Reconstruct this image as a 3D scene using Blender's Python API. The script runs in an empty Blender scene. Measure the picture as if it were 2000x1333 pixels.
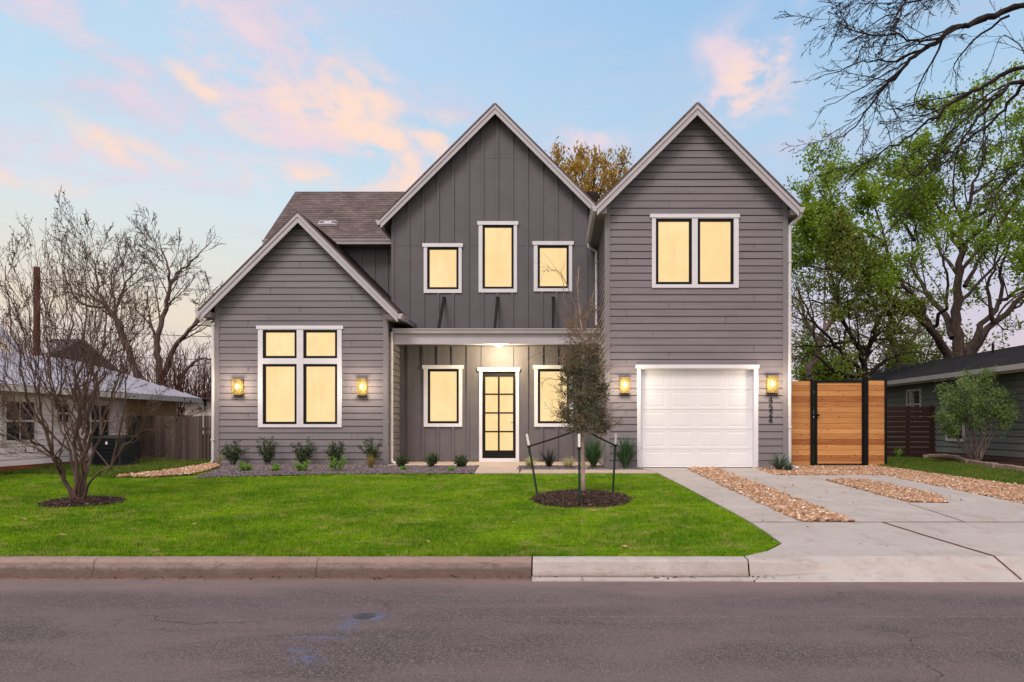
import bpy, bmesh, math, random
import numpy as np
from mathutils import Vector, Matrix
random.seed(7); RNG = np.random.default_rng(7)
R = math.radians
scene = bpy.context.scene
COL = scene.collection

# ------------------------------------------------------------------ camera
F = 1250.0; VX = 1085.0; VY = 830.0; CZ = 1.08      # focal length, principal point (photo pixels), eye height
cd = bpy.data.cameras.new('camera'); cam = bpy.data.objects.new('camera', cd); COL.objects.link(cam)
cam.location = (0, 0, CZ); cam.rotation_euler = (R(90), 0, 0)
cd.sensor_width = 36; cd.lens = 36 * F / 2000
cd.shift_x = (1000 - VX) / 2000; cd.shift_y = (VY - 666.5) / 2000
cd.clip_end = 2000; cd.clip_start = 0.05
scene.camera = cam
scene.view_settings.view_transform = 'Standard'; scene.view_settings.look = 'None'
scene.view_settings.exposure = 0.08; scene.view_settings.gamma = 1

# ------------------------------------------------------------------ node helpers
def lin(c):
    return tuple(((v/255)/12.92 if v/255 <= .04045 else ((v/255+.055)/1.055)**2.4) for v in c)
class NT:
    def __init__(s, nt): s.nt = nt; s.n = nt.nodes; s.l = nt.links
    def new(s, t, **k):
        n = s.n.new(t)
        for a, b in k.items(): setattr(n, a, b)
        return n
    def put(s, sock, v):
        if hasattr(v, 'is_output') or isinstance(v, bpy.types.NodeSocket): s.l.new(v, sock)
        else:
            if sock.type == 'RGBA' and len(v) == 3: v = (*v, 1)
            sock.default_value = v
    def m(s, op, a, b=None, c=None, clamp=False):
        n = s.new('ShaderNodeMath', operation=op); n.use_clamp = clamp
        s.put(n.inputs[0], a)
        if b is not None: s.put(n.inputs[1], b)
        if c is not None: s.put(n.inputs[2], c)
        return n.outputs[0]
    def mix(s, f, a, b, mode='MIX'):
        n = s.new('ShaderNodeMix', data_type='RGBA', blend_type=mode)
        s.put(n.inputs[0], f); s.put(n.inputs[6], a); s.put(n.inputs[7], b)
        return n.outputs[2]
    def ramp(s, f, stops, interp='LINEAR'):
        n = s.new('ShaderNodeValToRGB'); cr = n.color_ramp; cr.interpolation = interp
        while len(cr.elements) < len(stops): cr.elements.new(0.5)
        for e, (p, c) in zip(cr.elements, stops):
            e.position = p; e.color = (*c, 1) if len(c) == 3 else c
        s.put(n.inputs[0], f); return n.outputs[0]
    def mr(s, v, a, b, c=0.0, d=1.0, smooth=False):
        n = s.new('ShaderNodeMapRange'); n.clamp = True
        if smooth: n.interpolation_type = 'SMOOTHSTEP'
        s.put(n.inputs[0], v)
        for i, q in enumerate((a, b, c, d)): s.put(n.inputs[i+1], q)
        return n.outputs[0]
    def noise(s, vec, scale, detail=3, rough=.5, dist=0.0):
        n = s.new('ShaderNodeTexNoise'); s.put(n.inputs['Vector'], vec)
        n.inputs['Scale'].default_value = scale; n.inputs['Detail'].default_value = detail
        n.inputs['Roughness'].default_value = rough; n.inputs['Distortion'].default_value = dist
        return n.outputs[0]
    def vmul(s, vec, v):
        n = s.new('ShaderNodeVectorMath', operation='MULTIPLY'); s.put(n.inputs[0], vec); n.inputs[1].default_value = v
        return n.outputs[0]

# ------------------------------------------------------------------ sky
w = bpy.data.worlds.new('World'); scene.world = w; w.use_nodes = True
T = NT(w.node_tree); T.n.clear()
SUN_EL, SUN_AZ = 50, 200      # azimuth the light comes from (degrees, 0 = +Y clockwise)
sky = T.new('ShaderNodeTexSky', sky_type='NISHITA'); sky.sun_disc = False
sky.sun_elevation = R(SUN_EL); sky.sun_rotation = R(SUN_AZ)
geo = T.new('ShaderNodeTexCoord'); D = geo.outputs['Generated']
sep = T.new('ShaderNodeSeparateXYZ'); T.l.new(D, sep.inputs[0])
dx, dy, dz = sep.outputs
az = T.m('ARCTAN2', dx, dy)                       # 0 straight ahead of the street
el = T.m('ARCSINE', T.m('MINIMUM', T.m('MAXIMUM', dz, -1.0), 1.0))
wob = T.m('SUBTRACT', T.noise(D, 2.2, 3), 0.5)
elw = T.m('ADD', el, T.m('MULTIPLY', wob, 0.10))
elf = T.mr(elw, 0.0, 1.0)
baseL = T.ramp(elf, [(0.0, lin((214,190,190))), (.09, lin((222,206,202))), (.15, lin((236,222,200))), (.22, lin((226,226,218))), (.30, lin((214,229,236))),
                     (.42, lin((190,220,240))), (.58, lin((184,212,240))), (.85, lin((170,200,235)))])
baseR = T.ramp(elf, [(0.0, lin((208,190,200))), (.10, lin((214,200,212))), (.20, lin((206,206,224))), (.32, lin((190,208,232))),
                     (.42, lin((178,209,235))), (.58, lin((156,196,234))), (.85, lin((140,180,225)))])
base = T.mix(T.mr(az, -0.45, 0.35, smooth=True), baseL, baseR)
base = T.mix(T.mr(el, .62, 1.0, 0, 1, True), base, (.78,.74,.82))                       # paler tone added overhead so the ground gets less blue light
base = T.mix(T.mr(dy, .15, -.6, 0, 1, True), base, (1.12,.96,.90))                      # warm glow added behind the camera to light the facade
stre = T.noise(T.vmul(D, (1.5, 1.5, 9.0)), 2.2, 5, .55, .4)
base = T.mix(T.mr(stre, .50, .75, 0, .30), base, lin((214,200,214)))
CN = T.noise(T.vmul(D, (1.0, 1.0, 2.2)), 5.5, 7, .60, .9)
CN2 = T.noise(T.vmul(D, (1.0, 1.0, 1.7)), 15.0, 6, .62, .8)
cn = T.m('ADD', T.m('MULTIPLY', CN, .66), T.m('MULTIPLY', CN2, .34))
clouds = {  # px, py, angle, half length, half height, strength
 'lav':  [(600,160,-28,460,150,1.1), (950,250,-15,330,110,.9), (250,310,4,360,70,.9), (1350,330,-3,380,110,.8), (140,70,-25,300,90,1.1), (1700,420,0,400,80,.6),(1940,200,0,130,60,.8),(300,190,-20,200,60,.6)],
 'pink': [(500,150,-30,330,95,1.3), (680,230,-32,240,130,1.25), (150,70,-28,250,50,1.0), (60,60,-25,120,40,.9), (1450,150,0,95,95,1.9), (1525,105,62,75,26,1.7), (380,70,-35,150,40,1.1),
          (640,345,3,300,40,1.4), (240,320,2,220,42,1.1), (1150,275,0,110,26,1.1), (120,362,0,160,26,1.1),(1200,120,0,200,50,.45),(860,290,-10,130,60,1.3),(330,345,0,200,25,.8)],
 'peach':[(730,250,-55,150,75,1.7), (870,275,-12,100,42,1.7), (200,280,-22,80,26,1.2), (300,300,-14,100,20,1.1), (560,190,-35,90,34,1.0), (680,352,2,260,30,1.6), (370,155,-25,80,20,1.1), (450,90,-35,90,20,.5),
          (640,215,-30,110,40,1.1), (1465,165,20,70,60,1.25), (1528,95,62,40,16,1.2), (90,365,0,100,18,1.2),(480,250,-20,100,25,.6)],
}
ccol = {'lav': lin((212,206,226)), 'pink': lin((238,216,224)), 'peach': lin((254,223,204))}
col = base
for k in ('lav', 'pink', 'peach'):
    tot = None
    for (px, py, ang, a, b, st) in clouds[k]:
        u0 = math.atan2(px-VX, F); v0 = math.atan2(VY-py, math.hypot(F, px-VX)); a_ = a/1500; b_ = b/1500
        ca, sa = math.cos(R(ang)), math.sin(R(ang))
        du = T.m('SUBTRACT', az, u0); dv = T.m('SUBTRACT', el, v0)
        p = T.m('ADD', T.m('MULTIPLY', du, ca/a_), T.m('MULTIPLY', dv, sa/a_))
        q = T.m('ADD', T.m('MULTIPLY', du, -sa/b_), T.m('MULTIPLY', dv, ca/b_))
        g = T.m('MULTIPLY', T.m('EXPONENT', T.m('MULTIPLY', T.m('ADD', T.m('MULTIPLY', p, p), T.m('MULTIPLY', q, q)), -0.8)), st)
        tot = g if tot is None else T.m('MAXIMUM', tot, g)
    m_ = T.m('MULTIPLY', tot, T.mr(cn, .39, .63, .06, 1.22))
    col = T.mix(T.mr(m_, .12, 1.22, 0, .95, smooth=True), col, ccol[k])
bg = T.new('ShaderNodeBackground'); bg.inputs[1].default_value = 0.1
bright = T.mix(1.0, col, (10.0, 10.0, 10.0), 'MULTIPLY')
T.l.new(T.mix(0.94, sky.outputs[0], bright), bg.inputs[0])
out = T.new('ShaderNodeOutputWorld'); T.l.new(bg.outputs[0], out.inputs[0])

# ------------------------------------------------------------------ sun (low, veiled: very soft)
sl = bpy.data.lights.new('sun', 'SUN'); sl.energy = 1.9; sl.angle = R(22); sl.color = (1, .89, .83)
so = bpy.data.objects.new('sun', sl); COL.objects.link(so)
sd = Vector((math.sin(R(SUN_AZ))*math.cos(R(SUN_EL)), math.cos(R(SUN_AZ))*math.cos(R(SUN_EL)), math.sin(R(SUN_EL))))
so.rotation_euler = (-sd).to_track_quat('-Z', 'Y').to_euler(); so.location = sd*60

# ------------------------------------------------------------------ materials
MATS = {}
def pmat(name, rough=.7, spec=.3):
    m = bpy.data.materials.new(name); m.use_nodes = True
    t = NT(m.node_tree); b = t.n['Principled BSDF']
    b.inputs['Roughness'].default_value = rough; b.inputs['Specular IOR Level'].default_value = spec
    MATS[name] = m
    return m, t, b
def bump(t, b, h, strength=.3, dist=.01):
    n = t.new('ShaderNodeBump'); n.inputs['Strength'].default_value = strength; n.inputs['Distance'].default_value = dist
    t.put(n.inputs['Height'], h); t.l.new(n.outputs[0], b.inputs['Normal'])
def objc(t): return t.new('ShaderNodeTexCoord').outputs['Object']
def posc(t): return t.new('ShaderNodeNewGeometry').outputs['Position']
def simple(name, c, rough=.7, spec=.3, var=.12, scale=6, bs=0, bsc=80, stretch=(1,1,1), metal=0):
    m, t, b = pmat(name, rough, spec)
    p = t.vmul(posc(t), stretch)
    n = t.noise(p, scale, 4, .6)
    dark = tuple(v*(1-var) for v in c); lite = tuple(min(1, v*(1+var)) for v in c)
    t.l.new(t.mix(t.mr(n, .3, .7), dark, lite), b.inputs['Base Color'])
    b.inputs['Metallic'].default_value = metal
    if bs: bump(t, b, t.noise(p, bsc, 4, .6), bs, .01)
    return m
simple('siding', (.192,.176,.198), .62, .3, .10, 3, .25, 30, (.25,.25,6))
def boards(name):
    m = MATS[name]; t = NT(m.node_tree); b = t.n['Principled BSDF']; src = b.inputs['Base Color'].links[0].from_socket
    sp = t.new('ShaderNodeSeparateXYZ'); t.l.new(posc(t), sp.inputs[0])
    wn = t.new('ShaderNodeTexWhiteNoise', noise_dimensions='2D'); cv = t.new('ShaderNodeCombineXYZ')
    t.put(cv.inputs[0], t.m('FLOOR', t.m('DIVIDE', t.m('ADD', sp.outputs[2], .02), .178))); fl = t.m('MULTIPLY', cv.inputs[0].links[0].from_socket, 1.37)
    t.put(cv.inputs[1], t.m('FLOOR', t.m('ADD', t.m('DIVIDE', sp.outputs[0], 3.66), fl))); t.l.new(cv.outputs[0], wn.inputs['Vector'])
    big = t.noise(posc(t), .8, 5, .65)
    f = t.m('ADD', t.mr(wn.outputs[0], 0, 1, .93, 1.05), t.mr(big, .3, .7, -.05, .05))
    g2 = t.new('ShaderNodeCombineColor'); [t.put(g2.inputs[k_], f) for k_ in range(3)]
    t.l.new(t.mix(1.0, src, g2.outputs[0], 'MULTIPLY'), b.inputs['Base Color'])
boards('siding')
simple('board_panel', (.122,.113,.128), .62, .3, .08, 2.5, .25, 60)
simple('corner_trim', (.212,.198,.218), .6, .3, .05, 3)
simple('grey_trim', (.46,.44,.48), .5, .35, .05, 3)
simple('joint_line', (.075,.065,.066), .8, .1, .05, 3)
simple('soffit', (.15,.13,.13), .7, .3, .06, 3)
simple('white_trim', (.70,.70,.76), .45, .35, .04, 3)
simple('garage_white', (.74,.745,.78), .45, .35, .02, 2)
simple('gutter_white', (.66,.64,.66), .4, .4, .05, 4)
simple('black_frame', (.006,.006,.007), .55, .2, .2, 5)
simple('black_metal', (.006,.006,.007), .6, .2, .3, 8)
simple('brass', (.13,.105,.045), .45, .5, .15, 20, metal=.5)
simple('foundation', (.14,.10,.085), .9, .2, .25, 5, .3, 40)
simple('t_post', (.012,.035,.022), .5, .4, .3, 20)
simple('white_paint', (.8,.78,.76), .5, .3, .12, 60)
simple('strap', (.015,.014,.016), .7, .2, .2, 9)
simple('ac_dark', (.020,.024,.028), .6, .3, .3, 6)
simple('ac_top', (.04,.045,.05), .5, .4, .2, 6)
simple('pole_wood', (.10,.035,.022), .85, .2, .4, 4, .4, 20, (1,1,.1))
simple('wire', (.03,.025,.025), .6, .3)
simple('nb_white', (.78,.73,.76), .7, .3, .10, 3, .2, 20, (.3,.3,4))
simple('nb_tan', (.50,.31,.17), .7, .3, .15, 3)
simple('nb_metal_roof', (.38,.38,.45), .55, .4, .18, 2)
simple('nb_green', (.20,.215,.195), .75, .25, .12, 3, .2, 20, (.3,.3,4))
simple('nb_trim', (.60,.57,.56), .6, .3, .1, 4)
simple('nb_gutter', (.42,.36,.33), .6, .3, .1, 4)
simple('dark_glass', (.02,.022,.028), .12, .5, .3, 2)
simple('shed_wall', (.62,.55,.50), .8, .2, .06, 2)
simple('dark_roof', (.05,.042,.045), .9, .2, .25, 3)
simple('far_roof', (.085,.07,.08), .9, .2, .25, 2)
simple('red_roof', (.30,.08,.05), .9, .2, .25, 2)
simple('slat_dark', (.030,.012,.010), .6, .3, .4, 5, .2, 30, (.4,1,6))
simple('grey_pipe', (.30,.30,.33), .5, .4)
simple('soil', (.055,.030,.022), 1, .1, .4, 6, .6, 30)
simple('edging_stone', (.33,.24,.20), .9, .2, .25, 5, .5, 40)
simple('iron', (.05,.05,.065), .6, .4, .3, 30, .4, 60)
simple('bark_mid_grey', (.125,.088,.078), .95, .15, .45, 6, .8, 22, (1,1,.25))  # paler variant of bark_grey for the leafless trees
simple('bark_grey', (.070,.050,.044), .95, .15, .45, 6, .8, 22, (1,1,.25))
simple('bark_dark', (.030,.022,.020), .95, .15, .4, 5, .6, 20)
simple('bark_pale', (.15,.11,.10), .95, .15, .35, 5, .5, 20, (1,1,.3))
simple('bark_myrtle', (.115,.072,.060), .8, .25, .5, 7, .4, 20, (1,1,.2))
simple('bark_young', (.42,.30,.26), .9, .2, .35, 12, .6, 35, (1,1,.4))
simple('twig_tan', (.26,.18,.12), .9, .2, .3, 10)
simple('dry_leaf', (.42,.26,.15), .8, .2, .4, 3)

def shingle(name, c1, c2):
    m, t, b = pmat(name, .92, .15)
    uv = t.new('ShaderNodeUVMap').outputs[0]
    br = t.new('ShaderNodeTexBrick'); br.offset = .37; br.squash = 1
    t.l.new(uv, br.inputs['Vector']); br.inputs['Scale'].default_value = 1
    br.inputs['Brick Width'].default_value = .24; br.inputs['Row Height'].default_value = .14
    br.inputs['Mortar Size'].default_value = .007
    t.put(br.inputs['Color1'], c1); t.put(br.inputs['Color2'], c2); t.put(br.inputs['Mortar'], tuple(v*.45 for v in c1))
    n = t.noise(uv, 60, 3, .7); n2 = t.noise(uv, 1.3, 3)
    c = t.mix(t.mr(n, .3, .7, 0, .5), br.outputs[0], tuple(v*.55 for v in c1))
    c = t.mix(t.mr(n2, .35, .7, 0, .25), c, tuple(v*1.5 for v in c2))
    t.l.new(c, b.inputs['Base Color']); bump(t, b, n, .4, .01)
shingle('shingle_brown', (.115,.090,.090), (.20,.160,.155))
shingle('shingle_dark', (.03,.03,.035), (.06,.058,.062))

def wood(name, c1, c2, ck, board, axis=2, rough=.65, knots=True):
    m, t, b = pmat(name, rough, .25)
    p = posc(t); sp = t.new('ShaderNodeSeparateXYZ'); t.l.new(p, sp.inputs[0])
    co = sp.outputs[axis]
    f = t.m('DIVIDE', co, board); fl = t.m('FLOOR', f); fr = t.m('FRACT', f)
    wn = t.new('ShaderNodeTexWhiteNoise', noise_dimensions='1D'); t.l.new(fl, wn.inputs['W'])
    st = (.6, .6, 12) if axis == 2 else (14, 14, .5)
    g = t.noise(t.vmul(p, st), 3, 5, .6, .5)
    c = t.mix(t.m('ADD', t.m('MULTIPLY', wn.outputs[0], .75), t.m('MULTIPLY', t.mr(g, .35, .65), .35)), c1, c2)
    if knots:
        v = t.new('ShaderNodeTexVoronoi'); t.put(v.inputs['Vector'], t.vmul(p, (6.5, 1, 10.0) if axis == 2 else (8, 1, 3))); v.inputs['Scale'].default_value = 1.0
        vd = v.outputs['Distance']
        wv = t.new('ShaderNodeSeparateColor'); t.l.new(v.outputs['Color'], wv.inputs[0])
        k = t.m('MULTIPLY', t.mr(vd, .09, .19, 1, 0), t.m('GREATER_THAN', wv.outputs[0], .30))
        c = t.mix(t.m('MULTIPLY', k, .85), c, ck)
    gap = t.m('MAXIMUM', t.m('LESS_THAN', fr, .035), t.m('GREATER_THAN', fr, .975))
    c = t.mix(t.m('MULTIPLY', gap, .8), c, tuple(v*.25 for v in c1))
    t.l.new(c, b.inputs['Base Color']); bump(t, b, t.m('SUBTRACT', g, t.m('MULTIPLY', gap, 2.0)), .3, .01)
wood('cedar', (.30,.085,.025), (.74,.37,.13), (.12,.035,.014), .14)
wood('picket_wood', (.045,.030,.026), (.135,.105,.095), (.02,.01,.01), .082, axis=0, rough=.9, knots=False)

def asphalt():
    m, t, b = pmat('asphalt', .88, .25)
    p = posc(t); sp = t.new('ShaderNodeSeparateXYZ'); t.l.new(p, sp.inputs[0])
    X, Y = sp.outputs[0], sp.outputs[1]
    v = t.new('ShaderNodeTexVoronoi'); t.l.new(p, v.inputs['Vector']); v.inputs['Scale'].default_value = 150
    sc = t.new('ShaderNodeSeparateColor'); t.l.new(v.outputs['Color'], sc.inputs[0])
    fine = t.noise(p, 130, 3, .7)
    c = t.mix(sc.outputs[0], (.058,.048,.050), (.192,.162,.164))
    c = t.mix(t.m('GREATER_THAN', sc.outputs[1], .955), c, (.34,.28,.27))
    c = t.mix(t.mr(fine, .40, .56, .85, 0), c, (.030,.023,.025)); c = t.mix(t.mr(t.noise(p, 34, 3, .6), .52, .68, 0, .35), c, (.24,.19,.19))
    big = t.noise(t.vmul(p, (.35, 1.1, 1)), 1.6, 5, .6, .5)
    c = t.mix(t.mr(big, .42, .60, 0, .55), c, (.175,.135,.140))
    vc = t.new('ShaderNodeTexVoronoi', feature='DISTANCE_TO_EDGE'); vc.inputs['Scale'].default_value = .55
    nx_ = t.new('ShaderNodeTexNoise'); t.l.new(p, nx_.inputs['Vector']); nx_.inputs['Scale'].default_value = 3.0; nx_.inputs['Detail'].default_value = 5
    av = t.new('ShaderNodeVectorMath', operation='ADD'); t.l.new(p, av.inputs[0]); t.l.new(t.vmul(nx_.outputs['Color'], (.5,.5,0)), av.inputs[1]); t.l.new(av.outputs[0], vc.inputs['Vector'])
    crk = t.m('MULTIPLY', t.mr(vc.outputs['Distance'], .001, .006, 1, 0), t.mr(t.noise(p, .7, 3), .52, .60))
    c = t.mix(t.m('MULTIPLY', crk, .65), c, (.022,.018,.018))
    # dusty tan band next to the gutter
    edge = t.m('MULTIPLY', t.mr(t.m('ADD', Y, t.m('MULTIPLY', t.m('SUBTRACT', big, .5), .8)), 5.35, 6.1, 0, .75, True), t.mr(t.noise(t.vmul(p, (1,4,1)), 4, 5, .7), .3, .6, .5, 1))
    c = t.mix(edge, c, (.27,.19,.175))
    # long pale seam
    ly = t.m('ADD', 4.90, t.m('MULTIPLY', t.noise(t.vmul(p, (1,0,0)), 1.5, 4), .03))
    sm = t.m('MULTIPLY', t.mr(t.m('ABSOLUTE', t.m('SUBTRACT', Y, ly)), .004, .014, 1, 0), t.mr(t.noise(p, 22, 4, .7), .42, .62))
    sm = t.m('MULTIPLY', sm, t.mr(X, -1.2, .2))
    c = t.mix(t.m('MULTIPLY', sm, .38), c, (.34,.27,.26))
    # pale patch strip farther than the seam is smoother asphalt
    c = t.mix(t.mr(Y, 4.88, 4.98, 0, .22), c, (.145,.112,.115))
    # worn blue utility marks around the valve lid
    dst = t.noise(t.vmul(p, (1, 1.6, 1)), 7, 4, .65, 1.2)
    def blob(x, y, a, bb, s):
        q = t.m('ADD', t.m('POWER', t.m('DIVIDE', t.m('SUBTRACT', X, x), a), 2.0), t.m('POWER', t.m('DIVIDE', t.m('SUBTRACT', Y, y), bb), 2.0))
        return t.m('MULTIPLY', t.m('EXPONENT', t.m('MULTIPLY', q, -1.0)), s)
    bl = blob(-1.47, 4.93, .17, .10, 1.3)
    for a in ((-1.52,4.70,.10,.13,.9), (-1.62,4.42,.30,.05,.7), (-1.66,4.16,.16,.05,.7), (-1.56,3.99,.14,.08,.8),(-0.9,5.4,.2,.05,.5)): bl = t.m('MAXIMUM', bl, blob(*a))
    bm = t.mr(t.m('MULTIPLY', bl, t.mr(dst, .36, .62, 0, 1.3)), .25, .8, 0, .62)
    c = t.mix(t.m('MULTIPLY', bm, t.mr(sc.outputs[2], 0, .35, .45, 1)), c, (.10,.155,.33))
    t.l.new(c, b.inputs['Base Color']); bump(t, b, t.m('ADD', sc.outputs[0], fine), .55, .006)
asphalt()

def concrete(name, c1, c2, stain, amt, sc=1.0, gut=None):
    m, t, b = pmat(name, .85, .25)
    p = posc(t)
    n = t.noise(p, 1.3*sc, 6, .65, .6); f = t.noise(p, 90, 3, .7); sp_ = t.noise(p, 14, 4, .6)
    c = t.mix(t.mr(n, .3, .7), c1, c2)
    c = t.mix(t.mr(t.noise(t.vmul(p, (1, .6, 3)), 2.4*sc, 6, .7, 1.5), .50, .72, 0, amt), c, stain)
    c = t.mix(t.mr(f, .35, .65, .16, 0), c, tuple(v*.5 for v in c1))
    c = t.mix(t.mr(sp_, .66, .74, 0, .35), c, stain)
    if gut:      # dirt line for contrast in the gutter angle; shadow painted on ragged face base
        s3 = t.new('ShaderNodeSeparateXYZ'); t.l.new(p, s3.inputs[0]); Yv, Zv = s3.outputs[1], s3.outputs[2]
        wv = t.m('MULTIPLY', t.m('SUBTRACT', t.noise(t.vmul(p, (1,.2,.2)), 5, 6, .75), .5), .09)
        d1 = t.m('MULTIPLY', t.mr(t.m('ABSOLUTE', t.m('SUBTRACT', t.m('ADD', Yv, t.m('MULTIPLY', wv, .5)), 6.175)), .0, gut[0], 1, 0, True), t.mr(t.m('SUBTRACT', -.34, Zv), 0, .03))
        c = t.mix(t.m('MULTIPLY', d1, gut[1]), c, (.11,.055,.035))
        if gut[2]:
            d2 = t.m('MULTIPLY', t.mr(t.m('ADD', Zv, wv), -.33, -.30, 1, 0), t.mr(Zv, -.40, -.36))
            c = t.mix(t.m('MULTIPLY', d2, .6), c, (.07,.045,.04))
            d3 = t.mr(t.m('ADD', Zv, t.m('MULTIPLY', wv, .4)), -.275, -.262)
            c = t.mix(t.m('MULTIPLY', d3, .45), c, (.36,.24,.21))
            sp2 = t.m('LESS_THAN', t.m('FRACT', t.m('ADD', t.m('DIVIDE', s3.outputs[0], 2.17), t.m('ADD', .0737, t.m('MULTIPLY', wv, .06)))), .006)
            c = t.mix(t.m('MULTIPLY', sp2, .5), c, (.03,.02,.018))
    t.l.new(c, b.inputs['Base Color']); bump(t, b, t.m('ADD', f, n), .25, .004)
concrete('concrete', (.39,.355,.33), (.49,.45,.43), (.29,.21,.16), .55)
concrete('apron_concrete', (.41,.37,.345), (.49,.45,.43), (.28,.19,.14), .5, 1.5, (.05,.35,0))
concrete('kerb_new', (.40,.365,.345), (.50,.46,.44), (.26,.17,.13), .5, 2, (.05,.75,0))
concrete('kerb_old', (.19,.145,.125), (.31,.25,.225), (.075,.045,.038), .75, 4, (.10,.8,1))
concrete('slab', (.42,.34,.29), (.50,.42,.37), (.33,.22,.17), .4)

def grassmat(name, g1, g2, dry, yel, base=False, dryamt=.8):
    m, t, b = pmat(name, .8 if not base else .95, .04)
    p = posc(t)
    n1 = t.noise(p, .9, 4, .6); n2 = t.noise(t.vmul(p, (.8, 1, 1)), 3.0, 5, .65, .6); n3 = t.noise(p, 14, 3, .6)
    at = t.new('ShaderNodeAttribute', attribute_name='rnd')
    c = t.mix(t.mr(n1, .36, .64), g1, g2)
    n4 = t.noise(t.vmul(p, (1.6, 4.5, 1)), 2.6, 5, .7, .4); c = t.mix(t.mr(n4, .38, .60, .62, 0), c, tuple(v*.40 for v in g1))
    if not base: c = t.mix(t.m('MULTIPLY', at.outputs['Fac'], .45), c, tuple(v*.42 for v in g1))
    c = t.mix(t.mr(n3, .45, .75, 0, .4), c, yel)
    c = t.mix(t.m('MULTIPLY', t.mr(n2, .53, .66, 0, dryamt), t.mr(n3, .35, .6, .3, 1)), c, dry)
    if not base: c = t.mix(t.m('MULTIPLY', t.m('GREATER_THAN', at.outputs['Fac'], .955), .75), c, (.42,.36,.16))
    t.l.new(c, b.inputs['Base Color'])
    if base: bump(t, b, t.noise(p, 60, 4, .7), .8, .02)
    return m
grassmat('lawn_blades', (.10,.27,.008), (.30,.50,.016), (.44,.38,.13), (.45,.56,.05))
grassmat('lawn_soil', (.08,.20,.004), (.15,.29,.006), (.26,.18,.08), (.18,.28,.015), base=True)
grassmat('rough_blades', (.085,.17,.015), (.15,.25,.03), (.25,.20,.09), (.16,.23,.05), dryamt=1)
grassmat('rough_soil', (.045,.07,.012), (.07,.10,.02), (.15,.11,.06), (.1,.12,.03), base=True)

def leafmat(name, c1, c2, trans=.35, rough=.6):
    m = bpy.data.materials.new(name); m.use_nodes = True; MATS[name] = m
    t = NT(m.node_tree); b = t.n['Principled BSDF']; o = t.n['Material Output']
    at = t.new('ShaderNodeAttribute', attribute_name='rnd')
    n = t.noise(posc(t), 1.2, 3)
    c = t.mix(t.m('ADD', t.m('MULTIPLY', at.outputs['Fac'], .6), t.mr(n, .3, .7, 0, .4)), c1, c2)
    t.l.new(c, b.inputs['Base Color']); b.inputs['Roughness'].default_value = rough; b.inputs['Specular IOR Level'].default_value = .25
    tr = t.new('ShaderNodeBsdfTranslucent'); t.l.new(c, tr.inputs[0])
    mx = t.new('ShaderNodeMixShader'); mx.inputs[0].default_value = trans
    t.l.new(b.outputs[0], mx.inputs[1]); t.l.new(tr.outputs[0], mx.inputs[2]); t.l.new(mx.outputs[0], o.inputs[0])
leafmat('leaf_spring', (.11,.22,.015), (.38,.50,.05), .5)
leafmat('leaf_olive', (.11,.16,.02), (.28,.32,.06), .45)
leafmat('leaf_gold', (.34,.19,.03), (.62,.42,.07), .45)
leafmat('leaf_live_oak', (.025,.034,.016), (.20,.20,.12), .15)
leafmat('leaf_dark', (.018,.045,.016), (.10,.14,.06), .15, .4)
leafmat('leaf_lime', (.10,.26,.03), (.28,.48,.08), .4)
leafmat('leaf_blade', (.022,.065,.025), (.075,.15,.06), .15, .5)
leafmat('leaf_yucca', (.04,.085,.06), (.16,.24,.17), .15, .5)
leafmat('leaf_cream', (.34,.34,.14), (.72,.68,.42), .3)
leafmat('leaf_bronze', (.018,.022,.018), (.07,.06,.045), .1)
leafmat('leaf_tan', (.22,.17,.05), (.40,.32,.12), .3)
leafmat('leaf_sage', (.11,.20,.05), (.29,.38,.14), .3)
leafmat('seed_brown', (.03,.02,.015), (.09,.05,.03), .1)
def stonemat(name, stops, rough=.85):
    m, t, b = pmat(name, rough, .25)
    at = t.new('ShaderNodeAttribute', attribute_name='rnd')
    c = t.ramp(at.outputs['Fac'], stops)
    c = t.mix(t.mr(t.noise(posc(t), 45, 4, .7), .35, .65, 0, .35), c, (.2,.12,.08))
    t.l.new(c, b.inputs['Base Color'])
stonemat('river_gravel', [(0,(.16,.075,.04)),(.2,(.46,.25,.13)),(.4,(.64,.44,.30)),(.52,(.28,.13,.07)),(.72,(.54,.34,.20)),(.84,(.26,.19,.15)),(.93,(.74,.60,.47)),(1,(.88,.80,.70))])
stonemat('grey_gravel', [(0,(.05,.045,.055)),(.4,(.13,.115,.14)),(.75,(.20,.175,.20)),(1,(.32,.29,.31))])
stonemat('mulch_chips', [(0,(.006,.003,.004)),(.5,(.022,.011,.011)),(.85,(.045,.024,.022)),(1,(.16,.10,.085))], .6)
def emis(name, c, s):
    m = bpy.data.materials.new(name); m.use_nodes = True; MATS[name] = m
    b = m.node_tree.nodes['Principled BSDF']
    b.inputs['Base Color'].default_value = (*c, 1); b.inputs['Emission Color'].default_value = (*c, 1); b.inputs['Emission Strength'].default_value = s
emis('bulb', (1, .86, .55), 6); emis('downlight', (1, .86, .50), 14)
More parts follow.
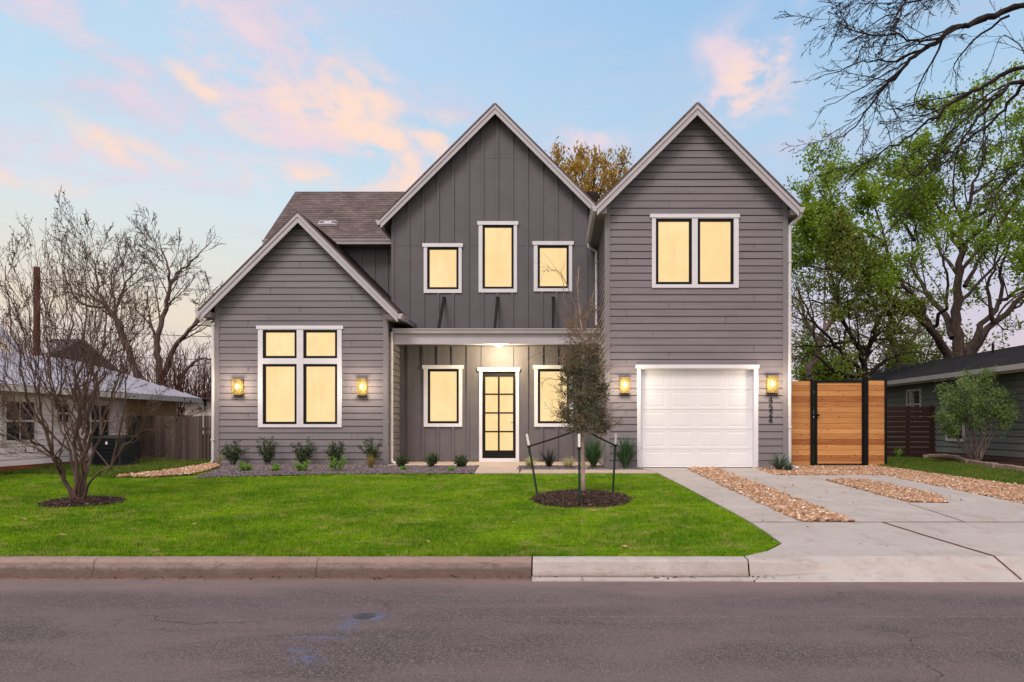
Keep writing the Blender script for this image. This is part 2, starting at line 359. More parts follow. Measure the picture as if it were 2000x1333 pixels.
def litpane():
    m, t, b = pmat('lit_pane', .10, .5)
    uv = t.new('ShaderNodeUVMap').outputs[0]; sp = t.new('ShaderNodeSeparateXYZ'); t.l.new(uv, sp.inputs[0])
    p = posc(t)
    a = t.noise(p, 1.1, 4, .55); a2 = t.noise(p, 6, 5, .65)
    c = t.mix(t.mr(a, .3, .7), (.96,.66,.29), (1.0,.78,.41))
    c = t.mix(t.mr(a2, .5, .75, 0, .25), c, (.78,.50,.22))
    # fold creases of the paper shade behind the glass
    cr = t.m('MAXIMUM', t.mr(t.m('ABSOLUTE', t.m('SUBTRACT', sp.outputs[0], .52)), .004, .012, 1, 0),
             t.m('MULTIPLY', t.mr(t.m('ABSOLUTE', t.m('SUBTRACT', sp.outputs[1], .5)), .003, .008, 1, 0), .7))
    c = t.mix(t.m('MULTIPLY', cr, .16), c, (.6,.36,.12))
    b.inputs['Base Color'].default_value = (.05,.04,.03,1)
    oi = t.new('ShaderNodeObjectInfo').outputs['Random']
    c = t.mix(t.m('MULTIPLY', oi, .30), c, (.90,.60,.27)); a3 = t.noise(t.vmul(p, (2.4,1,.5)), 1.6, 4, .6); c = t.mix(t.mr(a3, .48, .66, 0, .22), c, (.74,.47,.20))
    t.l.new(c, b.inputs['Emission Color']); b.inputs['Emission Strength'].default_value = .95
litpane()
def lampglass():
    m = bpy.data.materials.new('lamp_glass'); m.use_nodes = True; MATS['lamp_glass'] = m
    t = NT(m.node_tree); b = t.n['Principled BSDF']; o = t.n['Material Output']
    tr = t.new('ShaderNodeBsdfTransparent'); tr.inputs[0].default_value = (1,.93,.72,1)
    b.inputs['Base Color'].default_value = (.5,.45,.25,1); b.inputs['Roughness'].default_value = .2
    mx = t.new('ShaderNodeMixShader'); mx.inputs[0].default_value = .06
    t.l.new(tr.outputs[0], mx.inputs[1]); t.l.new(b.outputs[0], mx.inputs[2]); t.l.new(mx.outputs[0], o.inputs[0])
lampglass()

ORD = ['first','second','third','fourth','fifth','sixth','seventh','eighth','ninth','tenth','eleventh','twelfth','thirteenth','fourteenth','fifteenth','sixteenth','seventeenth','eighteenth','nineteenth','twentieth']
ORD += ['twenty '+o_ for o_ in ORD[:9]]+['thirtieth']+['thirty '+o_ for o_ in ORD[:9]]
# ------------------------------------------------------------------ object helpers
def tag(o, label=None, cat=None, group=None, kind=None):
    if label: o['label'] = label
    if cat: o['category'] = cat
    if group: o['group'] = group
    if kind: o['kind'] = kind
    return o
def empty(name, loc, label, cat, group=None):
    o = bpy.data.objects.new(name, None); COL.objects.link(o); o.location = loc; o.empty_display_size = .2
    return tag(o, label, cat, group)
def link(name, me, mats, parent=None):
    for m in (mats if isinstance(mats, (list, tuple)) else [mats]): me.materials.append(MATS[m])
    o = bpy.data.objects.new(name, me); COL.objects.link(o)
    if parent is not None:
        o.parent = parent
        # parents are only translated: keep the mesh where it was written
        q = parent; off = Vector((0, 0, 0))
        while q is not None: off += Vector(q.location); q = q.parent
        o.location = -off
    return o
class MB:
    def __init__(s): s.v = []; s.f = []; s.m = []; s.uv = {}
    def face(s, pts, mat=0, uv=None):
        i = len(s.v); s.v += [tuple(p) for p in pts]; s.f.append(tuple(range(i, i+len(pts)))); s.m.append(mat)
        if uv: s.uv[len(s.f)-1] = uv
    def box(s, x0, x1, y0, y1, z0, z1, mat=0):
        if x0 > x1: x0, x1 = x1, x0
        if y0 > y1: y0, y1 = y1, y0
        if z0 > z1: z0, z1 = z1, z0
        i = len(s.v)
        s.v += [(x0,y0,z0),(x1,y0,z0),(x1,y1,z0),(x0,y1,z0),(x0,y0,z1),(x1,y0,z1),(x1,y1,z1),(x0,y1,z1)]
        for f in ((0,3,2,1),(4,5,6,7),(0,1,5,4),(1,2,6,5),(2,3,7,6),(3,0,4,7)): s.f.append(tuple(i+k for k in f)); s.m.append(mat)
    def prism(s, poly, ax, a, b, mat=0):
        """poly of 2D points, extruded along axis ax from a to b"""
        def P(u, v, w): return (w, u, v) if ax == 0 else ((u, w, v) if ax == 1 else (u, v, w))
        n = len(poly); i = len(s.v)
        s.v += [P(u, v, a) for u, v in poly] + [P(u, v, b) for u, v in poly]
        s.f.append(tuple(range(i, i+n))); s.m.append(mat); s.f.append(tuple(range(i+2*n-1, i+n-1, -1))); s.m.append(mat)
        for k in range(n):
            j = (k+1) % n; s.f.append((i+k, i+n+k, i+n+j, i+j)); s.m.append(mat)
    def bar(s, p, q, w, d=None, mat=0):
        d = d or w; p = Vector(p); q = Vector(q); t = (q-p).normalized()
        r = Vector((0,0,1)) if abs(t.z) < .9 else Vector((0,1,0))
        a = t.cross(r).normalized()*w/2; b = t.cross(a).normalized()*d/2
        i = len(s.v)
        for c in (p, q): s.v += [tuple(c-a-b), tuple(c+a-b), tuple(c+a+b), tuple(c-a+b)]
        for f in ((0,1,2,3),(7,6,5,4),(0,4,5,1),(1,5,6,2),(2,6,7,3),(3,7,4,0)): s.f.append(tuple(i+k for k in f)); s.m.append(mat)
    def tube(s, pts, r, n=8, mat=0):
        pts = [Vector(p) for p in pts]; rr = r if isinstance(r, (list, tuple)) else [r]*len(pts)
        i0 = len(s.v); a = None
        for k, p in enumerate(pts):
            t = (pts[min(k+1, len(pts)-1)] - pts[max(k-1, 0)]).normalized()
            if a is None: a = t.cross(Vector((.13,.2,.97)) if abs(t.z) < .9 else Vector((1,.1,0))).normalized()
            else: a = (a - t*a.dot(t)).normalized()
            b = t.cross(a)
            for j in range(n):
                an = 2*math.pi*j/n; s.v.append(tuple(p + (a*math.cos(an)+b*math.sin(an))*rr[k]))
        for k in range(len(pts)-1):
            for j in range(n):
                j2 = (j+1) % n; s.f.append((i0+k*n+j, i0+k*n+j2, i0+(k+1)*n+j2, i0+(k+1)*n+j)); s.m.append(mat)
        s.f.append(tuple(i0+j for j in range(n-1, -1, -1))); s.m.append(mat)
        e = i0+(len(pts)-1)*n; s.f.append(tuple(e+j for j in range(n))); s.m.append(mat)
    def build(s, name, mats, parent=None, label=None, smooth=False, bevel=0):
        me = bpy.data.meshes.new(name); me.from_pydata(s.v, [], s.f)
        for i, p in enumerate(me.polygons): p.material_index = s.m[i]; p.use_smooth = smooth
        if s.uv:
            uvl = me.uv_layers.new(name='UVMap')
            for fi, uv in s.uv.items():
                for li, c in zip(me.polygons[fi].loop_indices, uv): uvl.data[li].uv = c
        bm = bmesh.new(); bm.from_mesh(me); bmesh.ops.recalc_face_normals(bm, faces=bm.faces); bm.to_mesh(me); bm.free()
        o = link(name, me, mats, parent)
        if bevel:
            md = o.modifiers.new('bevel', 'BEVEL'); md.width = bevel; md.segments = 2; md.limit_method = 'ANGLE'
        if label: o['label'] = label
        return o
def npmesh(name, V, Fc, mats, parent=None, rnd=None, smooth=False):
    me = bpy.data.meshes.new(name); V = np.asarray(V, np.float32); Fc = np.asarray(Fc, np.int32)
    k = Fc.shape[1]; me.vertices.add(len(V)); me.vertices.foreach_set('co', V.ravel())
    me.loops.add(Fc.size); me.loops.foreach_set('vertex_index', Fc.ravel())
    me.polygons.add(len(Fc)); me.polygons.foreach_set('loop_start', np.arange(0, Fc.size, k, dtype=np.int32))
    me.polygons.foreach_set('use_smooth', np.full(len(Fc), smooth))
    if rnd is not None:
        a = me.attributes.new('rnd', 'FLOAT', 'POINT'); a.data.foreach_set('value', np.asarray(rnd, np.float32))
    me.update(); me.validate()
    return link(name, me, mats, parent)

# photo pixel -> point on a facade plane / on the ground
SL = 32/F; Y0 = 15.82
def gz(y): return -SL*(Y0-y) if y < Y0 else 0.0
def g(px, py):
    y = (CZ + SL*Y0)*F/(py - VY + 32)
    if y > Y0: y = CZ*F/(py-VY)
    return ((px-VX)*y/F, y)
def P(px, py, Y): return Vector(((px-VX)*Y/F, Y, CZ+(VY-py)*Y/F))
def fx(px, Y): return (px-VX)*Y/F
def fz(py, Y): return CZ+(VY-py)*Y/F

# ------------------------------------------------------------------ ground
def inpoly(x, y, poly):
    x = np.asarray(x); y = np.asarray(y); c = np.zeros(x.shape, bool); n = len(poly)
    for i in range(n):
        x1, y1 = poly[i]; x2, y2 = poly[(i+1) % n]
        if y1 == y2: continue
        c ^= ((y1 > y) != (y2 > y)) & (x < (x2-x1)*(y-y1)/(y2-y1)+x1)
    return c
def sheet(name, poly, dz, mat, thick=0, parent=None):
    bm = bmesh.new(); vs = [bm.verts.new((x, y, 0)) for x, y in poly]; bm.faces.new(vs)
    bmesh.ops.bisect_plane(bm, geom=bm.verts[:]+bm.edges[:]+bm.faces[:], plane_co=(0, Y0, 0), plane_no=(0, 1, 0))
    bmesh.ops.triangulate(bm, faces=bm.faces)
    for v in bm.verts: v.co.z = gz(v.co.y)+dz
    if thick:
        r = bmesh.ops.extrude_face_region(bm, geom=bm.faces[:])
        for e in r['geom']:
            if isinstance(e, bmesh.types.BMVert): e.co.z -= thick
    bmesh.ops.recalc_face_normals(bm, faces=bm.faces)
    me = bpy.data.meshes.new(name); bm.to_mesh(me); bm.free()
    if not thick:
        for p in me.polygons:
            if p.normal.z < 0: me.flip_normals(); break
    return link(name, me, mat, parent)

b = MB(); ys = [(6.45, gz(6.45)-.02), (Y0, -.02), (60, -.02), (400, 3)]
for (a, za), (c, zc) in zip(ys, ys[1:]): b.face([(-400,a,za),(400,a,za),(400,c,zc),(-400,c,zc)])
b.face([(-400,6.45,-.45),(400,6.45,-.45),(400,6.45,gz(6.45)-.02),(-400,6.45,gz(6.45)-.02)])
b.face([(-400,-400,-.3),(400,-400,-.3),(400,-5.2,-.3),(-400,-5.2,-.3)])
tag(b.build('ground', 'rough_soil'), 'rough grassy ground of the yards behind the houses', 'ground', kind='structure')
b = MB(); nx = 1
ry = [(-5.2,-.42), (0,-.385), (3.5,-.385), (6.12,-.402)]
for (a, za), (c, zc) in zip(ry, ry[1:]): b.face([(-400,a,za),(400,a,za),(400,c,zc),(-400,c,zc)])
tag(b.build('road', 'asphalt'), 'worn grey asphalt street with pale seam and blue marks', 'road', kind='structure')

# kerbs
def kerb(name, x0, x1, prof, mat, label, n=40, jit=0.0):
    b = MB(); xs = [x0+(x1-x0)*i/n for i in range(n+1)]
    rows = [[(x, y+random.uniform(-jit, jit), z+random.uniform(-jit, jit)*.6) for (y, z) in prof] for x in xs]
    for r0, r1 in zip(rows, rows[1:]):
        for k in range(len(prof)-1): b.face([r0[k], r0[k+1], r1[k+1], r1[k]])
    b.face(list(reversed(rows[0]))); b.face(rows[-1])
    o = b.build(name, mat)
    bm = bmesh.new(); bm.from_mesh(o.data); bmesh.ops.remove_doubles(bm, verts=bm.verts, dist=.0004); bmesh.ops.recalc_face_normals(bm, faces=bm.faces); bm.to_mesh(o.data); bm.free()
    return tag(o, label, 'kerb', kind='structure')
zt = gz(6.35)
oldp = [(6.38,-.5),(6.38,zt+.010),(6.30,zt+.014),(6.255,zt+.006),(6.235,zt-.014),(6.225,zt-.05),(6.21,zt-.11),(6.19,-.389),(6.12,-.398),(6.12,-.5)]
newp = [(6.38,-.5),(6.38,zt+.010),(6.29,zt+.010),(6.25,zt+.004),(6.232,zt-.016),(6.205,-.372),(6.18,-.384),(6.04,-.391),(6.04,-.5)]
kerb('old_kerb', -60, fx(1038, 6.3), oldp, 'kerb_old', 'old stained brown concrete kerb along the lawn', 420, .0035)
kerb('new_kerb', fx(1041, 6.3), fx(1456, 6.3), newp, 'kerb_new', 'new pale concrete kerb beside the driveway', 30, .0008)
kerb('far_kerb', 9.2, 60, newp, 'kerb_new', 'kerb farther along the street beyond the driveway', 30, .0008)

# driveway: slab with a flared apron
XE = fx(1459, 6.3)
drv = [(2.09,15.79),(2.33,14.7),(2.42,12.5),(2.46,11),(2.50,9.5),(2.53,8.3),(2.47,6.97),(XE+.30,6.60),(XE,6.37),(8.0,6.37),(7.3,6.95),(7.22,8.3),(7.22,14.1),(4.86,14.1),(4.92,15.79)]
tag(sheet('driveway', drv, .014, 'concrete', .08), 'pale concrete driveway with two gravel strips', 'driveway', kind='structure')
b = MB(); nxs = 44; yy = [6.372,6.33,6.29,6.25,6.232,6.205,6.18,6.12,6.04,6.0]
def kz(y):
    pts = sorted(newp[1:-1]); 
    return float(np.interp(y, [p[0] for p in pts], [p[1] for p in pts]))
xs = [XE+(9.18-XE)*i/nxs for i in range(nxs+1)]
def apz(x, y):
    s = min(1, max(0, (x-XE)/1.1)); s = s*s*(3-2*s)
    s2 = min(1, max(0, (9.18-x)/1.3)); s2 = s2*s2*(3-2*s2); s = min(s, s2)
    ramp = (gz(6.372)+.0145)+( -.391-(gz(6.372)+.0145))*min(1, (6.372-y)/.332)
    return kz(max(y, 6.04))*(1-s)+ramp*s - (.0 if y > 6.02 else .03)
for i in range(nxs):
    for j in range(len(yy)-1):
        b.face([(xs[i],yy[j],apz(xs[i],yy[j])),(xs[i+1],yy[j],apz(xs[i+1],yy[j])),(xs[i+1],yy[j+1],apz(xs[i+1],yy[j+1])),(xs[i],yy[j+1],apz(xs[i],yy[j+1]))])
tag(b.build('driveway_apron', 'apron_concrete', smooth=True), 'sloping concrete apron where the driveway meets the street', 'driveway apron', kind='structure')
# joints
def strip(b, pts, w, dz):
    for (x0, y0), (x1, y1) in zip(pts, pts[1:]):
        d = Vector((x1-x0, y1-y0)); n = Vector((-d.y, d.x)).normalized()*w/2
        b.face([(x0-n.x,y0-n.y,gz(y0)+dz),(x0+n.x,y0+n.y,gz(y0)+dz),(x1+n.x,y1+n.y,gz(y1)+dz),(x1-n.x,y1-n.y,gz(y1)+dz)])
simple('seam_brown', (.13,.055,.028), .95, .1, .4, 20); simple('seam_grey', (.16,.12,.10), .95, .1, .3, 20)
b = MB(); strip(b, [(2.53,8.27),(7.22,8.27)], .022, .0185); strip(b, [(5.45,9.9),(5.30,8.29)], .012, .0185); strip(b, [(4.22,8.25),(4.27,7.4),(4.36,6.376)], .034, .0185)
for ya_, yb_ in ((6.372,6.29),(6.29,6.205),(6.205,6.12),(6.12,6.05)):
    b.face([(4.36+(6.376-ya_)*.13-.010,ya_,apz(4.4,ya_)+.004),(4.36+(6.376-ya_)*.13+.010,ya_,apz(4.4,ya_)+.004),(4.36+(6.376-yb_)*.13+.010,yb_,apz(4.4,yb_)+.004),(4.36+(6.376-yb_)*.13-.010,yb_,apz(4.4,yb_)+.004)])
tag(b.build('driveway_joint', 'seam_brown'), 'brown expansion joints across the driveway slab', 'joint', kind='structure')
# porch slab, walk, strip walk
b = MB(); b.box(-4.55, 1.23, 16.5, 18.66, -.12, .002); tag(b.build('porch_floor', 'slab'), 'low concrete porch floor under the porch roof', 'porch floor', kind='structure')
wk = [g(927,926.5), g(1014,926.5), g(1014,912.5), g(940,912.5)]
wk = [(wk[0][0], wk[0][1]), (wk[1][0], wk[1][1]), (-.94, 16.49), (-1.95, 16.49)]
tag(sheet('walkway', wk, .03, 'slab', .1), 'short concrete walk leading to the front door', 'path', kind='structure')
ws = [(wk[1][0]+.01, wk[1][1]), (2.31, wk[1][1]+.02), (2.12, 15.25), (wk[1][0]+.01, 15.25)]
tag(sheet('side_walk', ws, .026, 'slab', .1), 'narrow concrete strip linking walk and driveway', 'path', kind='structure')

# gravel and mulch
def icorock():
    bm = bmesh.new(); bmesh.ops.create_icosphere(bm, subdivisions=1, radius=1)
    V = np.array([v.co[:] for v in bm.verts]); Fc = np.array([[v.index for v in f.verts] for f in bm.faces]); bm.free(); return V, Fc
IV, IF = icorock()
def scatter(poly, n):
    xs = [p[0] for p in poly]; ys_ = [p[1] for p in poly]; o = []
    tot = 0
    while tot < n:
        x = RNG.uniform(min(xs), max(xs), n*2); y = RNG.uniform(min(ys_), max(ys_), n*2); k = inpoly(x, y, poly)
        o.append(np.stack([x[k], y[k]], 1)); tot += k.sum()
    return np.concatenate(o)[:n]
def polyarea(p): return abs(sum(p[i][0]*p[(i+1) % len(p)][1]-p[(i+1) % len(p)][0]*p[i][1] for i in range(len(p))))/2
def rotmats(n, flat=0.0):
    e = RNG.normal(size=(n, 4)); 
    if flat: e[:, 1:3] *= flat
    e /= np.linalg.norm(e, axis=1)[:, None]; w_, x, y, z = e.T
    return np.stack([1-2*(y*y+z*z),2*(x*y-z*w_),2*(x*z+y*w_),2*(x*y+z*w_),1-2*(x*x+z*z),2*(y*z-x*w_),2*(x*z-y*w_),2*(y*z+x*w_),1-2*(x*x+y*y)], 1).reshape(n, 3, 3)
def vgz(y): return np.where(y < Y0, -SL*(Y0-y), 0.0)
def rocks(name, poly, dens, smin, smax, mat, label, cat, parent=None, hfun=None, asp=(1,.75,.55), z0=0.0, lift=(.1,.7), extra=None):
    n = int(polyarea(poly)*dens); xy = scatter(poly, n)
    if extra is not None: xy = xy[extra(xy)]; n = len(xy)
    xy = xy + RNG.normal(size=xy.shape)*(.022 if smax > .025 else .006)
    s = RNG.uniform(smin, smax, n); A = np.array(asp)
    V = IV[None]*(1+RNG.uniform(-.22,.22,(n, len(IV), 1)))*A[None, None]*s[:, None, None]
    V = np.einsum('nij,nkj->nki', rotmats(n, .35), V)
    z = vgz(xy[:,1]) + z0 + s*RNG.uniform(*lift, n)
    if hfun: z = z + hfun(xy)
    V += np.stack([xy[:,0], xy[:,1], z], 1)[:, None]
    Fc = (IF[None]+(np.arange(n)*len(IV))[:, None, None]).reshape(-1, 3)
    o = npmesh(name, V.reshape(-1, 3), Fc, mat, parent, np.repeat(RNG.random(n), len(IV)))
    if label: tag(o, label, cat, kind='stuff')
    return o
GS1 = [(3.20,8.35),(3.86,8.29),(3.90,12),(3.88,15.7),(3.50,15.74),(3.22,15.6),(3.19,12)]
GS2 = [(5.55,10.0),(6.12,9.95),(6.42,10.9),(6.36,13.0),(5.95,13.2),(5.52,13.0)]
GF = [(4.95,15.80),(4.87,15.0),(4.88,14.15),(7.24,14.12),(7.24,6.7),(8.95,6.7),(8.87,12.1),(8.30,15.9),(8.25,16.5),(5.7,16.5),(5.72,15.82)]
rocks('gravel_strip', GS1, 2300, .013, .036, 'river_gravel', 'tan river gravel in the long strip before the garage', 'gravel', z0=.02)
rocks('gravel_strip', GS2, 2300, .013, .034, 'river_gravel', 'tan river gravel in the short strip before the wooden gate', 'gravel', z0=.02)
rocks('gravel_bed', GF, 1900, .014, .036, 'river_gravel', 'tan river gravel along the cedar fence and driveway side', 'gravel', z0=.0)
for nm, pl in (('gravel_base', GS1), ('gravel_base', GS2), ('gravel_base', GF)):
    tag(sheet(nm, pl, .018, 'soil'), 'dark soil under the tan gravel', 'soil', kind='structure')
GP = [g(228,934), g(300,934.5), g(372,929.5), g(408,921), g(426,914), (-9.2,17.2), g(412,909), g(392,913), g(352,919), g(300,926)]
rocks('gravel_path', GP, 1100, .022, .045, 'river_gravel', 'thin curve of tan gravel at the left house corner', 'gravel', z0=.03)
BL = [g(378,936), g(480,932), g(640,928), g(926,926.5), (-1.97,16.48), (-4.54,16.48), (-4.54,17.26), (-9.15,17.26), g(432,916)]
BR = [(-.93,15.26),(2.10,15.26),(2.07,15.8),(1.26,15.8),(1.22,16.48),(-.93,16.48)]
for nm, pl in (('flower_bed', BL), ('flower_bed', BR)):
    tag(sheet(nm, pl, .01, 'soil'), 'dark soil of the planting bed along the house', 'flower bed', kind='structure')
rocks('bed_gravel', BL, 2100, .011, .022, 'grey_gravel', 'dark grey gravel in the bed left of the walk', 'gravel', z0=.01, lift=(.2,1.3))
rocks('bed_gravel', BR, 2100, .011, .022, 'grey_gravel', 'dark grey gravel in the bed right of the walk', 'gravel', z0=.01, lift=(.2,1.3))
def ring(cx, cy, rx, ry, n=40, j=.05): return [(cx+rx*math.cos(2*math.pi*i/n)*(1+random.uniform(-j, j)), cy+ry*math.sin(2*math.pi*i/n)*(1+random.uniform(-j, j))) for i in range(n)]
TX, TY = fx(1139, 10.55), 10.55
MC = (TX-.03, 10.38); MR = (.80, .92)
MX, MY = g(160, 984); MC2 = (MX+.02, MY); MR2 = (.56, .48)
def mound(c, r, h):
    def f(xy): return h*np.clip(1-((xy[:,0]-c[0])/r[0])**2-((xy[:,1]-c[1])/r[1])**2, 0, 1)
    return f
for c, r, h, lab in ((MC, MR, .09, 'round mound of dark mulch around the young staked tree'), (MC2, MR2, .06, 'ring of dark mulch under the bare multi-stem tree')):
    pl = ring(*c, *r); f = mound(c, r, h)
    b = MB(); N = 10
    for i in range(N):
        for j in range(36):
            def q(a, k):
                x = c[0]+r[0]*a/N*math.cos(2*math.pi*k/36); y = c[1]+r[1]*a/N*math.sin(2*math.pi*k/36)
                return (x, y, gz(y)+.012+float(f(np.array([[x, y]]))[0]))
            b.face([q(i, j), q(i+1, j), q(i+1, j+1), q(i, j+1)])
    b.m = [0]*len(b.f)
    ob = tag(b.build('mulch_mound', 'soil'), lab + ', the soil under it', 'mulch', kind='structure')
    rocks('mulch', pl, 3300, .014, .036, 'mulch_chips', lab, 'mulch', hfun=f, asp=(1,.32,.16), z0=.01, lift=(.1,.9))

# lawn
XK = 6.385
lawn = [(-60,XK),(XE-.02,XK),(XE+.28,6.62),(2.45,7.0),(2.51,8.3),(2.48,9.5),(2.44,11),(2.40,12.5),(2.31,14.5),g(1014,926.7),g(926,926.9),g(640,928.5),g(480,932.5),g(378,936.5),
        g(430,917),g(408,921.5),g(372,930),g(300,935),g(228,934.5),g(60,927),(-13.6,14.0),(-60,14.0)]
tag(sheet('lawn', lawn, .004, 'lawn_soil'), 'short green lawn in front of the house', 'lawn', kind='structure')
rough = [(-60,14.0),(-13.5,14.0),g(60,926.5),g(228,933),g(300,925),g(352,918),g(392,912),(-9.25,17.6),(-9.25,19.0),(-12.6,19.0),(-60,19)]
rlawn = [(8.3,15.9),(8.87,12.1),(8.97,6.7),(9.3,XK),(60,XK),(60,13),(10.6,14.2),(10.8,15.0),(11.3,17.8),(11.9,20.6),(8.3,20.6)]
def blades(name, poly, n, h, wd, mat, label, cat, near=None, excl=(), parent=None, kind='stuff', lean=.5, xr=None):
    lo = [p for p in poly]; xs = [p[0] for p in lo]; ys_ = [p[1] for p in lo]
    x0, x1 = max(min(xs), xr[0]), min(max(xs), xr[1]); o = []; tot = 0
    ya, yb = min(ys_), max(ys_)
    while tot < n:
        u = RNG.random(n); y = 1/(1/ya+(1/yb-1/ya)*u) if near else RNG.uniform(ya, yb, n)
        x = RNG.uniform(x0, x1, n); k = inpoly(x, y, poly)
        k &= np.abs(x*F/y + VX - 1000) < 1350
        for c, r in excl: k &= ((x-c[0])/r[0])**2+((y-c[1])/r[1])**2 > RNG.uniform(.85, 1.0, n)
        o.append(np.stack([x[k], y[k]], 1)); tot += k.sum()
    xy = np.concatenate(o)[:n]; x, y = xy.T
    sc = np.sqrt(y/8.0) if near else 1
    cl = (np.sin(x*3.1+2*np.sin(y*1.7))+np.sin(y*4.3+x*.8+1.5*np.sin(x*2.2)))*.22+.55 + .22*np.sin(x*21+3*np.sin(y*9))*np.sin(y*26+3*np.sin(x*7))
    H = h*RNG.uniform(.5, 1.3, n)*(.35+.95*cl); Wd = wd*RNG.uniform(.6, 1.3, n)*sc
    a = RNG.uniform(0, 2*np.pi, n); la = RNG.uniform(0, 2*np.pi, n); ln = H*lean*RNG.random(n)
    z = vgz(y)+.004
    dx_, dy_ = np.cos(a)*Wd/2, np.sin(a)*Wd/2
    V = np.empty((n, 3, 3)); V[:,0] = np.stack([x-dx_, y-dy_, z], 1); V[:,1] = np.stack([x+dx_, y+dy_, z], 1)
    V[:,2] = np.stack([x+np.cos(la)*ln, y+np.sin(la)*ln, z+H], 1)
    ob = npmesh(name, V.reshape(-1, 3), np.arange(3*n).reshape(n, 3), mat, parent, np.repeat(RNG.random(n), 3))
    return tag(ob, label, cat, kind=kind)
blades('grass', lawn, 420000, .034, .0075, 'lawn_blades', 'short bright green turf grass of the front lawn', 'grass', near=True, excl=((MC, MR), (MC2, MR2)), xr=(-14, 3))
tag(sheet('side_yard', rough, .003, 'rough_soil'), 'rougher weedy ground beside the white neighbouring house', 'ground', kind='structure')
blades('grass', rough, 60000, .085, .014, 'rough_blades', 'rough weedy grass before the old picket fence', 'grass', xr=(-15, -8))
tag(sheet('neighbour_lawn', rlawn, .003, 'rough_soil'), 'patchy lawn right of the driveway gravel', 'lawn', kind='structure')
blades('grass', rlawn, 60000, .06, .012, 'rough_blades', 'patchy green grass right of the driveway gravel', 'grass', xr=(8, 15))
sb = [(10.8,13.6),(10.85,15.0),(11.35,17.8),(12.0,20.7),(13.05,20.7),(13.05,13.6)]
tag(sheet('soil_bed', sb, .05, 'soil', .05), 'raised soil bed along the green neighbouring house', 'flower bed', kind='structure')

# ------------------------------------------------------------------ facade builders
def rows(b, O, U, N, UP, urange, z0, z1, e, t0, t1, holes=(), mat=0, und=True, slot=0.0, sd=.035):
    """Stepped courses on a plane. O origin, U across, UP upward, N outward; urange(z)->(u0,u1)."""
    O, U, N, UP = Vector(O), Vector(U), Vector(N), Vector(UP)
    br = set(); k = 0
    while z0+k*e < z1-1e-6: br.add(round(z0+k*e, 5)); k += 1
    br.add(round(z1, 5))
    for h in holes:
        for z in (h[2], h[3]):
            if z0 < z < z1: br.add(round(z, 5))
    for z in getattr(urange, 'breaks', ()):
        if z0 < z < z1: br.add(round(z, 5))
    br = sorted(br)
    def pt(u, z, off): return O+U*u+UP*z+N*off
    for a, c in zip(br, br[1:]):
        if c-a < 1e-4: continue
        i = math.floor((a-z0+1e-4)/e); base = z0+i*e
        offa = t1+(t0-t1)*(a-base)/e; offc = t1+(t0-t1)*(c-base)/e
        ua, uc = urange(a+1e-5), urange(c-1e-5); zm = (a+c)/2
        cuts = sorted([(h[0], h[1]) for h in holes if h[2] < zm < h[3]])
        segs = []; cur = None
        edges = [('L', ua[0], uc[0])]
        for h0, h1 in cuts: edges += [('R', h0, h0), ('L', h1, h1)]
        edges += [('R', ua[1], uc[1])]
        for L, Rr in zip(edges[::2], edges[1::2]):
            if Rr[1]-L[1] < 1e-4 and Rr[2]-L[2] < 1e-4: continue
            ct, l2, r2 = c, L[2], Rr[2]
            if slot and abs(c-base-e) < 1e-4 and c-a > slot*1.5 and c < z1-1e-3:   # shadow gap under the next board
                ct = c-slot; f = (ct-a)/(c-a); l2 = L[1]+(L[2]-L[1])*f; r2 = Rr[1]+(Rr[2]-Rr[1])*f
                b.face([pt(l2, ct, offc), pt(r2, ct, offc), pt(r2, ct, -sd), pt(l2, ct, -sd)], mat, [(l2, ct)]*4)
                b.face([pt(l2, ct, -sd), pt(r2, ct, -sd), pt(r2, c, -sd), pt(l2, c, -sd)], mat, [(l2, ct)]*4)
            b.face([pt(L[1], a, offa), pt(Rr[1], a, offa), pt(r2, ct, offc), pt(l2, ct, offc)], mat,
                   [(L[1], a), (Rr[1], a), (r2, ct), (l2, ct)])
            if und and abs(a-base) < 1e-4 and t1 > t0:
                bo = -sd if slot else t0-.004
                b.face([pt(L[1], a, bo), pt(Rr[1], a, bo), pt(Rr[1], a, t1), pt(L[1], a, t1)], mat, [(L[1], a), (Rr[1], a), (Rr[1], a), (L[1], a)])
def gable(uL, uR, uc, zap, slope=1.0):
    def f(z):
        wv = (zap-z)/slope
        return (max(uL, uc-wv), max(max(uL, uc-wv), min(uR, uc+wv)))
    f.breaks = (zap-(uR-uc)*slope, zap-(uc-uL)*slope)
    return f
def rect(u0, u1): return lambda z: (u0, u1)

